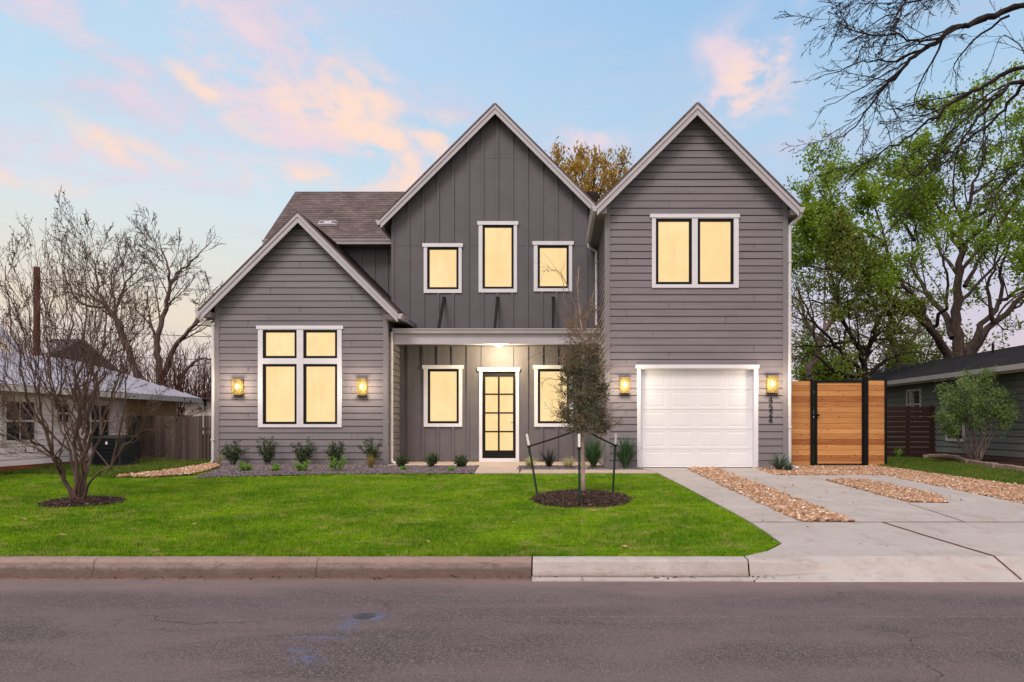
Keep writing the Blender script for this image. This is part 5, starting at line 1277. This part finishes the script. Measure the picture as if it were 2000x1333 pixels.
# young staked tree
def young():
    o = empty('young_tree', (TX, TY, gz(TY)), 'young staked tree with dark leafy lower crown and bare wispy top', 'tree')
    W = Wood(5); k = dict(wander=.10, up=.05, nseg=6, kids=[6,3], ratio=.5, spread=.6, rmin=.0022, rr=.6)
    b = MB(); pts = PW([(1140,972),(1139,930),(1138,890),(1137,848),(1137,800),(1140,740),(1140,690),(1136,640),(1130,590),(1128,560),(1131,520)], TY)
    b.tube(pts, [.040,.034,.032,.031,.026,.022,.018,.014,.009,.006,.003], 12); b.build('trunk', 'bark_young', o, smooth=True)
    tk = [tuple(p) for p in pts]
    rd = W.rd
    for i in range(120):
        t = rd.random()**1.25; zc = P(0, 838-215*t, TY).z; up_ = .15+.9*t; a = rd.uniform(0, 2*math.pi)
        i0 = min(range(len(tk)), key=lambda q: abs(tk[q][2]-zc)); base = (tk[i0][0], TY, zc)
        L = (.46+.14*rd.random())*(1-.38*t)
        W.grow(base, (math.cos(a), math.sin(a), up_*rd.uniform(.5,1.2)-.25*(t < .15)), L, .0068, 0, 2, k)
    for s_ in ([(1136,660),(1120,625),(1105,600),(1100,560),(1095,530)],[(1138,650),(1150,610),(1160,570),(1163,545)],[(1135,640),(1108,560),(1090,530),(1070,530),(1060,528)],[(1138,690),(1165,640),(1185,600),(1195,560)],[(1137,700),(1100,705),(1060,690),(1030,700)],[(1137,760),(1100,745),(1070,740),(1058,755)],[(1137,640),(1128,570),(1128,520)],[(1136,720),(1110,712),(1080,688),(1050,680)],[(1138,700),(1180,690),(1198,665),(1202,630)]):
        s3_ = [(q[0], q[1], rd.uniform(-.4,.4)*i/3) for i, q in enumerate(s_)]; W.limb(PW(s3_, TY), .008, .003, 0, 1, dict(k, kids=[8], ratio=.26, spread=.7), t0=.3)
    W.mesh('branches', 'twig_tan', o, .02, .006)
    allp = tippts(W, 14, .03, .1)
    pxc = allp[:,0]/allp[:,1]*F+VX; pyc = VY-(allp[:,2]-CZ)/allp[:,1]*F
    # leaves are thick from the first branches to mid height, then thin out upwards
    zr_ = (allp[:,2]-fz(845,TY))/(fz(640,TY)-fz(845,TY)); rr = np.hypot(allp[:,0]-TX, allp[:,1]-TY)
    prob = np.where(zr_ < .55, 1.0, np.clip(1.0-(zr_-.55)*2.8, .03, 1))*np.where(rr > .42, .12, 1)
    ang = np.arctan2(allp[:,1]-TY, allp[:,0]-TX); lim = .47*(1-.48*np.clip(zr_,0,1))*(1+.16*np.sin(ang*3+allp[:,2]*9))
    prob = prob*np.where(rr > lim, .05, 1)*np.where(zr_ < -.05, 0, 1)
    keep = RNG.random(len(allp)) < prob
    allp = allp[keep]
    cen = RNG.normal(size=(5000,3))*np.array([.23,.23,.30])+np.array([TX, TY, fz(785,TY)]); cen = cen[(np.hypot(cen[:,0]-TX, cen[:,1]-TY) < .47*(1-.48*np.clip((cen[:,2]-fz(845,TY))/(fz(640,TY)-fz(845,TY)),0,1))) & (cen[:,2] > fz(845,TY))]
    cl = np.sin(cen[:,0]*17+cen[:,2]*9)+np.sin(cen[:,1]*15-cen[:,2]*13); cen = cen[cl > -.35]
    leaves('crown', np.concatenate([allp, cen]), .042, 'leaf_live_oak', o, .42)
young()

# bare trees behind the white house
def baretrees():
    Y = 29; k = dict(wander=.13, up=.035, nseg=6, kids=[15,9,6,4], ratio=.42, spread=.65, rr=.42, rmin=.009, maxL=2.3)
    o = empty('bare_tree', (fx(265,Y), Y, 0), 'leafless tree with crooked limbs leaning left behind the white house', 'tree', 'leafless trees behind the white house')
    W = Wood(21)
    W.limb(PW([(268,860),(266,733),(243,670),(216,611),(193,571),(185,520),(165,470)], Y), .19, .012, 0, 3, k, .35)
    W.limb(PW([(252,690),(236,640,.5),(225,605,1),(243,557,1),(265,530,1.5),(288,490,2)], Y), .11, .012, 0, 3, k, .3)
    W.limb(PW([(212,600),(180,598,-.8),(148,585,-1.5),(126,535,-2),(112,485,-2)], Y), .07, .010, 1, 3, k, .2)
    W.limb(PW([(225,605,1),(218,560,1),(228,510,1),(240,465,1)], Y), .055, .010, 1, 3, k, .2)
    W.mesh('branches', 'bark_mid_grey', o, .06, .02)
    Y = 30
    o = empty('bare_tree', (fx(312,Y), Y, 0), 'leafless tree with forked trunk beside the left gable of the grey house', 'tree', 'leafless trees behind the white house')
    W = Wood(34)
    W.limb(PW([(314,870),(311,724),(308,670),(324,602),(333,553),(324,512),(312,463)], Y), .21, .012, 0, 3, k, .35)
    W.limb(PW([(333,553),(350,530,.6),(373,512,1),(395,490,1.2),(412,470,1.4)], Y), .085, .010, 1, 3, k, .15)
    W.limb(PW([(316,735),(342,679,-.5),(382,634,-1),(400,600,-1.2),(425,560,-1.5)], Y), .15, .012, 0, 3, k, .3)
    W.limb(PW([(350,745,.5),(373,712,.5),(400,700,.5),(425,712,.5)], Y), .11, .02, 1, 3, k, .2)
    W.limb(PW([(308,670),(290,630,1),(270,610,1.5),(262,570,2)], Y), .07, .010, 1, 3, k, .2)
    W.mesh('branches', 'bark_mid_grey', o, .06, .02)
    for i, (px, Yb, lab) in enumerate(((300,27,'leftmost of the brushy leafless thickets behind the metal roof'), (350,27.5,'brushy leafless thicket directly left of the grey house corner'), (398,28,'brushy leafless thicket nearest to the left gable wall'),(235,30,'low leafless thicket under the bare tree that leans left'))):
        o = empty('bare_shrub', (fx(px,Yb), Yb, 0), lab, 'shrub', 'leafless thickets behind the white house'); W = Wood(50+i)
        for j in range(46):
            a = W.rd.uniform(0, 6.28); q = W.rd.random()*.9
            W.grow((fx(px,Yb)+math.cos(a)*q, Yb+math.sin(a)*q, 0), (W.rd.gauss(0,.22), W.rd.gauss(0,.2), 1), W.rd.uniform(3.0,4.6), .03, 0, 1, dict(wander=.06, up=.02, nseg=6, kids=[6], ratio=.35, spread=.4, rmin=.009, rr=.6))
        W.mesh('branches', 'pole_wood' if i % 2 else 'bark_pale', o, .06, .02)
baretrees()

# leafy trees at the right
def oaks():
    k = dict(wander=.15, up=.03, nseg=6, kids=[8,6,4,3], ratio=.46, spread=.75, rr=.52, rmin=.010)
    Y = 28
    o = empty('oak_tree', (fx(1868,Y), Y, 0), 'big tree with dark spreading limbs and fresh green leaves at the right', 'tree')
    W = Wood(77)
    L = [([(1868,850),(1866,695),(1865,626),(1869,560),(1878,500),(1882,440),(1896,380),(1914,330),(1930,280)], .30, .03),
         ([(1858,700),(1835,668,-.5),(1812,630,-1),(1790,585,-1.5),(1745,520,-2),(1722,450,-2.5),(1700,375,-2.5)], .22, .03),
         ([(1862,660),(1840,610,.8),(1815,575,1.4),(1785,520,2),(1790,430,2.5),(1770,340,3)], .17, .03),
         ([(1880,700),(1906,652,.6),(1952,593,1.2),(2000,563,1.5),(2080,510,2)], .20, .04),
         ([(1882,705),(1929,646,-.8),(1995,583,-1.5),(2060,555,-2),(2130,500,-2)], .20, .04),
         ([(1815,640,-1),(1760,592,-1.5),(1700,550,-2),(1640,530,-2.4),(1575,520,-2.6)], .13, .03),
         ([(1880,500),(1850,430,1),(1820,360,1.5),(1830,300,2)], .10, .03),
         ([(1882,440),(1930,400,-1),(1970,330,-1.5),(1985,270,-2)], .10, .03),
         ([(1730,480,-2.2),(1670,440,-3),(1620,400,-3),(1590,350,-3)], .09, .02),
         ([(1745,520,-2),(1690,500,-1),(1630,470,0),(1590,440,.5),(1570,410,.5)], .09, .02),
         ([(1700,550,-2),(1650,490,-1.5),(1600,450,-1),(1580,480,-1)], .08, .02),
         ([(1785,470,2),(1740,400,3),(1680,330,3.5),(1640,310,3.5)], .08, .02)]
    L = [(a_, b_, .012) for a_, b_, _ in L]
    L += [([(1884,560),(1920,500,1),(1965,450,1.8),(2010,400,2.2)], .10, .03), ([(1952,593,1.2),(1960,520,1.8),(1985,450,2.2),(2020,390,2.5)], .09, .02), ([(1940,630,-1),(1930,560,-1.5),(1950,490,-2),(1945,420,-2.2)], .09, .02),
          ([(1873,540),(1835,480,.6),(1815,420,1),(1790,380,1)], .09, .02), ([(1896,382),(1940,350,.6),(1960,290,1),(1950,250,1)], .07, .02), ([(1878,480),(1925,440,-1.4),(1980,370,-2),(2030,320,-2)], .09, .02),
          ([(1820,640,-.5),(1850,590,-2),(1840,520,-3),(1855,460,-3.2)], .09, .02), ([(1804,616,-1),(1750,600,-2.5),(1720,560,-3.2),(1660,560,-3.5)], .09, .02)]
    for c_, r0, r1 in L: W.limb(PW(c_, Y), r0, r1, 0 if r0 > .12 else 1, 3, k, .3)
    W.mesh('branches', 'bark_grey', o, .06, .02)
    pts = tippts(W, 50, .15, .0)
    py = VY-(pts[:,2]-CZ)/pts[:,1]*F
    keep = RNG.random(len(pts)) < np.clip((640-py)/190, .04, 1)
    cl = np.sin(pts[:,0]*1.9+2*np.sin(pts[:,2]*1.1))+np.sin(pts[:,2]*2.3+1.5*np.sin(pts[:,1]*1.3)); keep &= (cl > -.7) | (RNG.random(len(pts)) < .4)
    leaves('crown', pts[keep], .15, 'leaf_spring', o, .6)
    Y = 25
    o = empty('oak_tree', (fx(1690,Y), Y, 0), 'tree with dark sprawling limbs and sparse olive leaves behind the cedar gate', 'tree')
    W = Wood(88)
    L = [([(1690,860),(1690,740),(1688,700),(1700,668),(1731,640),(1760,600)], .17, .04), ([(1689,715),(1665,660,-.5),(1640,610,-1),(1640,540,-1.5),(1620,470,-1.5)], .12, .03),
         ([(1700,668),(1720,620,.5),(1735,570,1),(1700,500,1.5)], .10, .03), ([(1760,650,1),(1731,612,.8),(1685,588,.4),(1632,594,0),(1585,590,-.4),(1530,600,-1)], .11, .03),
         ([(1700,690),(1658,669,.5),(1609,679,.8),(1560,676,1),(1520,690,1)], .09, .03), ([(1690,735),(1640,735,.5),(1600,700,1),(1560,690,1.5)], .11, .03),
         ([(1692,740),(1650,700,-1),(1610,650,-2),(1575,600,-2),(1550,550,-2)], .10, .03), ([(1690,735),(1740,700,1),(1800,690,1.5),(1850,700,2)], .09, .03)]
    for c_, r0, r1 in L: W.limb(PW(c_, Y), r0, .012, 0 if r0 > .115 else 1, 3, dict(k, up=-.01, ratio=.42, kids=[12,8,6,3], rr=.46), .25)
    W.mesh('branches', 'bark_dark', o, .06, .02)
    pts = tippts(W, 12, .12, .1); pts = pts[RNG.random(len(pts)) < .65]
    leaves('crown', pts, .11, 'leaf_olive', o, .55)
    # pale trunks farther back
    Y = 34
    for sd, l_, lab in ((91, [[(1582,860),(1584,741),(1600,669),(1625,620),(1630,570),(1615,510)], [(1600,669),(1570,620),(1560,560)]], 'slender pale barked tree seen through the branches just right of the garage wall'),
                        (92, [[(1765,860),(1762,720),(1740,670),(1745,600),(1760,540)], [(1755,700),(1790,650),(1800,580)]], 'pale barked forked tree behind the dark sprawling limbs')):
        o = empty('pale_tree', tuple(P(l_[0][0][0], 0, Y))[:2]+(0,), lab, 'tree', 'pale barked trees at the back'); W = Wood(sd)
        for i, s_ in enumerate(l_): W.limb(PW(s_, Y), .24-.1*i, .06, 0, 2, dict(k, kids=[7,5]), .3)
        W.mesh('branches', 'bark_pale', o, .06, .02); pts = tippts(W, 6, .25, .1); leaves('crown', pts, .16, 'leaf_olive', o, .6)
    for sd, px, lab in ((95, 1590, 'low green bushy tree behind the left panel of the cedar fence'), (96, 1960, 'yellow green bushy tree above the dark roof of the right house'),(97,1870,'dim green bushy tree under the big tree above the dark roof'), (98,1660,'olive green bushy tree behind the middle of the cedar gate'), (99,1750,'olive green bushy tree where the cedar fence meets the dark roof'), (94,1800,'bushy tree in the gap left of the big tree trunk')):
        Yb = 38; o = empty('bushy_tree', (fx(px,Yb), Yb, 0), lab, 'tree'); W = Wood(sd)
        for j in range(9): a = W.rd.uniform(0,6.28); W.grow((fx(px,Yb), Yb, 0), (math.cos(a)*.35, math.sin(a)*.35, 1), W.rd.uniform(3.6,5.0)*(1.35 if sd in (94,98,99) else 1), .08, 0, 2, dict(k, kids=[7,6], up=.0, ratio=.45))
        W.mesh('branches', 'bark_dark', o, .06, .02); leaves('crown', tippts(W, 14, .2, .1), .20, 'leaf_olive' if sd != 95 else 'leaf_spring', o, .6)
oaks()

def golden():
    Y = 34; o = empty('golden_tree', (fx(1150,Y), Y, 0), 'tree with golden yellow leaves rising between the middle and right gables', 'tree'); W = Wood(61)
    k = dict(wander=.08, up=.10, nseg=6, kids=[8,5,4], ratio=.42, spread=.5, rr=.5, rmin=.010)
    W.limb(PW([(1150,860),(1150,600),(1148,480),(1150,400)], Y), .28, .1, 2, 2, k)
    for tx, ty, dy_ in ((1090,300,-.5),(1115,330,1),(1135,298,0),(1160,305,-1),(1180,318,.8),(1195,335,0),(1213,305,.5),(1150,330,1.5),(1100,340,1.2),(1222,345,-.6),(1125,320,-1)):
        W.limb(PW([(1150,440),((1150+tx)/2,(440+ty)/2+15,dy_*.5),(tx,ty+30,dy_),(tx,ty,dy_)], Y), .09, .015, 1, 2, dict(k, kids=[12,12], ratio=.20), .25)
    W.mesh('branches', 'bark_dark', o, .06, .02); leaves('crown', tippts(W, 34, .16, .0), .22, 'leaf_gold', o, .38, dirs=np.array([[0,0,.55]]))
golden()

# bare limbs reaching in from a tree right of the picture
def overhang():
    Y = 12.0; tx = fx(2290, Y)
    o = empty('bare_tree', (tx, Y, gz(Y)), 'leafless tree whose long dark limbs reach in at the top right', 'tree'); W = Wood(3)
    k = dict(wander=.10, up=-.01, nseg=6, kids=[16,7,4], ratio=.34, spread=.50, rr=.50, rmin=.0042, maxL=1.5)
    W.limb([(tx, Y, gz(Y)), P(2285,600,Y), P(2270,350,Y), P(2240,150,Y), P(2200,-60,Y)], .24, .12, 3, 3, k)
    Ls = [([(2270,260),(2140,90,.2),(2000,17,.3),(1927,40,.3),(1860,60,.2),(1815,92,.1),(1779,117,0),(1747,153,0),(1716,185,-.2),(1680,235,-.3),(1635,272,-.4)], .085, .008),
          ([(1815,92,.1),(1752,117,.3),(1680,121,.5),(1590,157,.7)], .026, .006), ([(1927,38,.3),(1833,74,.0),(1788,81,-.3),(1752,68,-.5),(1689,68,-.7),(1630,31,-.9)], .032, .005),
          ([(1972,31,.3),(1905,77,.6),(1873,113,.8),(1862,135,.9),(1872,170,1.0)], .024, .005), ([(1779,117),(1720,150,.3),(1660,185,.5),(1600,215,.6)], .02, .005),
          ([(2275,400),(2130,180,.3),(2000,135,.5),(1941,158,.5),(1882,185,.5),(1833,221,.4),(1770,270,.2),(1725,297,.1),(1680,325,0)], .065, .007),
          ([(2278,420),(2130,240,-.4),(2000,160,-.6),(1950,189,-.6),(1896,252,-.7),(1855,306,-.8),(1800,352,-.8)], .060, .007),
          ([(2000,164,-.5),(1968,203,-.3),(1932,243,-.1),(1891,270,.1),(1850,303,.2),(1800,320,.2)], .035, .006),
          ([(1833,221,.4),(1790,205,.5),(1750,215,.6),(1710,205,.7)], .02, .005),
          ([(2240,150),(2100,-60,.5),(1980,-70,.6),(1890,-40,.6),(1800,0,.5),(1730,30,.4),(1670,70,.3)], .05, .006),
          ([(2150,-60),(1950,-110),(1800,-60),(1700,-20),(1650,20)], .04, .006), ([(1900,-110,-.6),(1800,-40,-.8),(1760,30,-1),(1740,60,-1)], .03, .006),
          ([(2060,230),(2000,100,.9),(1960,70,1.1),(1940,110,1.2)], .02, .006), ([(2130,240,-.4),(2040,300,-.9),(1990,330,-1.1),(1930,400,-1.2)], .03, .006)]
    for c_, r0, r1 in Ls:
        W.limb(PW(c_, Y), r0, r1, 0 if r0 > .029 else 1, 3 if r0 > .029 else 3, k, .22 if r0 < .04 else .38)
    W.mesh('branches', 'bark_dark', o, .02, .007)
    pts = tippts(W, 1, .01, .3); pts = pts[RNG.random(len(pts)) < .35]; leaves('buds', pts, .032, 'seed_brown', o, .6)
overhang()

# sage bush in front of the green house
def sage():
    x, y = g(1905, 907); o = empty('sage_bush', (x, y, gz(y)), 'airy sage green bush on bare stems before the green house', 'bush'); W = Wood(41)
    k = dict(wander=.10, up=.03, nseg=5, kids=[6,5,4], ratio=.36, spread=.6, rr=.6, rmin=.004)
    for tx, ty in ((1845,790),(1862,760),(1880,745),(1900,742),(1918,740),(1940,755),(1960,775),(1970,800),(1850,815),(1905,770),(1925,790),(1885,790)):
        dy_ = W.rd.uniform(-.7,.7); W.limb(PW([(1905+W.rd.uniform(-6,6),906),((1905+tx)/2+W.rd.uniform(-4,4),860,dy_*.4),(tx*.7+1905*.3,ty+34,dy_*.8),(1905+(tx-1905)*.86,ty+24,dy_*.9)], y), .022, .006, 0, 2, k, .45)
    W.mesh('branches', 'bark_pale', o, .02, .006)
    leaves('foliage', tippts(W, 46, .06, .0), .060, 'leaf_sage', o, .5)
sage()

# planting bed shrubs
def shrubproto(seed, h, wdt, mat, size, nst=14, per=9, label='', cat='shrub', group=None, loc=(0,0,0), name='shrub'):
    o = empty(name, loc, label, cat, group); W = Wood(seed)
    for j in range(nst):
        a = W.rd.uniform(0,6.28); q = W.rd.random()
        W.grow((loc[0]+math.cos(a)*.04, loc[1]+math.sin(a)*.04, loc[2]), (math.cos(a)*wdt/h*q, math.sin(a)*wdt/h*q, 1), h*W.rd.uniform(.45,1.1), .006, 0, 1, dict(wander=.10, up=.03, nseg=5, kids=[6], ratio=.35, spread=.65, rmin=.002, rr=.7))
    W.mesh('stem', 'bark_grey', o, .02, .006); pts = tippts(W, per, .012, .05)
    for p_, r_ in W.pl[:0]: pass
    leaves('foliage', pts, size, mat, o, .45); return o
def copytree(o, loc, rz, sc, label):
    c = o.copy(); COL.objects.link(c); c['label'] = label
    for ch in o.children:
        d_ = ch.copy(); COL.objects.link(d_); d_.parent = c; d_.location = ch.location
    c.location = loc; c.rotation_euler = (0, 0, rz); c.scale = (sc, sc, sc); return c
GRP = 'dark shrubs in the bed under the left gable'
pos = [(455,912,.60),(523,912,.66),(593,913,.62),(656,911,.60),(727,911,.64)]
labs = ['leftmost dark shrub in the bed under the left gable', 'second dark shrub from the left, under the four pane window', 'middle dark shrub of the five, under the four pane window', 'fourth dark shrub, behind the brightest lime green plant', 'rightmost tall dark shrub, with a tan grass tuft in front']
for i, (px, py, h) in enumerate(pos):
    x, y = fx(px, 16.85), 16.85
    shrubproto(100+i, h, .30, 'leaf_dark', .064, 20, 8, labs[i], group=GRP, loc=(x, y, .01), name='dark_shrub')
for i, (px, py, lab) in enumerate(((785,908,'low dark shrub at the foot of the porch downspout'), (843,908,'low dark shrub below the window left of the door'), (902,908,'low dark shrub nearest the front walk'))):
    y = 15.95; shrubproto(110+i, .27+.06*(i == 1), .24, 'leaf_dark', .060, 18, 7, lab, group='low dark shrubs before the porch', loc=(fx(px,y), y, .01), name='low_shrub')
for i, (px, py, h, lab) in enumerate(((478,928,.18,'lime green plant below the leftmost dark shrub'), (536,928,.16,'lime green plant below the second dark shrub'), (591,927,.25,'lime green plant below the middle dark shrub'), (658,925,.34,'largest brightest lime green plant, below the fourth shrub'), (789,921,.10,'tiny lime green sprig before the shrub at the downspout'), (881,922,.10,'tiny lime green sprig before the shrub nearest the walk'))):
    x, y = g(px, py); y = max(y, 14.9); x = fx(px, y); shrubproto(120+i, h, h*.9, 'leaf_lime', .055 if h > .12 else .035, 12, 6, lab, cat='plant', group='lime green plants in the grey gravel', loc=(x, y, gz(y)+.01), name='lime_plant')
def tuft(px, y, h, spread, n, wd, mat, label, name, cat='grass clump', seed=0, up=1.0, droop=.5, group=None):
    rd = random.Random(seed); x0_ = fx(px, y); z0_ = gz(y)+.01; o = empty(name, (x0_, y, z0_), label, cat, group)
    V, Fc, Rn = [], [], []
    for i in range(n):
        a = rd.uniform(0,6.28); r = rd.random()*.05; L = h*rd.uniform(.6,1.1); s_ = spread*rd.uniform(.1,1); cx, cy = x0_+math.cos(a)*r, y+math.sin(a)*r; ax = a+rd.uniform(-.5,.5)
        sx, sy = -math.sin(ax)*wd/2, math.cos(ax)*wd/2; base = len(V); N = 5; rv = rd.random()
        for j in range(N+1):
            t = j/N; out_ = s_*(t**1.5); zz_ = L*(t*up-droop*s_/max(h,.01)*t*t*.7); w_ = (1-t**1.6)*.95+.05
            for sg in (-1, 1): V.append((cx+math.cos(ax)*out_+sg*sx*w_, cy+math.sin(ax)*out_+sg*sy*w_, z0_+max(zz_, .005))); Rn.append(rv)
        for j in range(N): Fc.append((base+2*j, base+2*j+1, base+2*j+3, base+2*j+2))
    npmesh('blades', V, Fc, mat, o, Rn); return o
tuft(428, 16.2, .42, .10, 60, .008, 'leaf_tan', 'thin reedy tan tuft at the left end of the grey gravel', 'reed_tuft', seed=1)
tuft(724, 15.6, .40, .22, 170, .007, 'leaf_tan', 'feathery tan grass tuft before the rightmost dark shrub', 'grass_tuft', seed=2)
tuft(1035, 15.65, .34, .36, 150, .018, 'leaf_cream', 'cream striped grass tuft behind the left stake', 'striped_tuft', seed=3, group='cream striped tufts right of the door')
tuft(1110, 15.65, .34, .36, 150, .018, 'leaf_cream', 'cream striped grass tuft between dark spiky plant and tree trunk', 'striped_tuft', seed=4, group='cream striped tufts right of the door')
tuft(1072, 15.95, .60, .60, 110, .018, 'leaf_bronze', 'dark bronze spiky plant between the two cream tufts', 'spiky_plant', 'plant', seed=5, droop=.3)
tuft(1159, 15.7, .82, .55, 240, .026, 'leaf_blade', 'tall green strap leaved clump just right of the young tree trunk', 'strap_leaf_plant', 'plant', seed=6, droop=.25, group='tall strap leaved clumps')
tuft(1222, 15.55, .82, .50, 220, .026, 'leaf_blade', 'tall green strap leaved clump left of the garage door', 'strap_leaf_plant', 'plant', seed=7, droop=.25, group='tall strap leaved clumps')
tuft(1143, 15.5, .18, .28, 36, .014, 'leaf_cream', 'small cream tuft at the foot of the first strap leaved clump', 'striped_tuft', seed=8, group='cream striped tufts right of the door')
tuft(1521, 15.3, .48, .55, 70, .042, 'leaf_yucca', 'blue green spiky plant in the gravel at the garage corner', 'yucca', 'plant', seed=9, droop=.4)
tuft(1540, 15.1, .30, .42, 46, .036, 'leaf_yucca', 'smaller blue green spiky plant beside the downspout foot', 'yucca', 'plant', seed=10, droop=.5)
tuft(1755, 20.6, .35, .2, 60, .03, 'leaf_lime', 'small green weed before the dark slat fence', 'weed', 'plant', seed=12)
tuft(838, 14.1, .07, .12, 90, .008, 'leaf_blade', 'darker weed clump standing in the lawn left of the walk', 'weed', 'plant', seed=13)
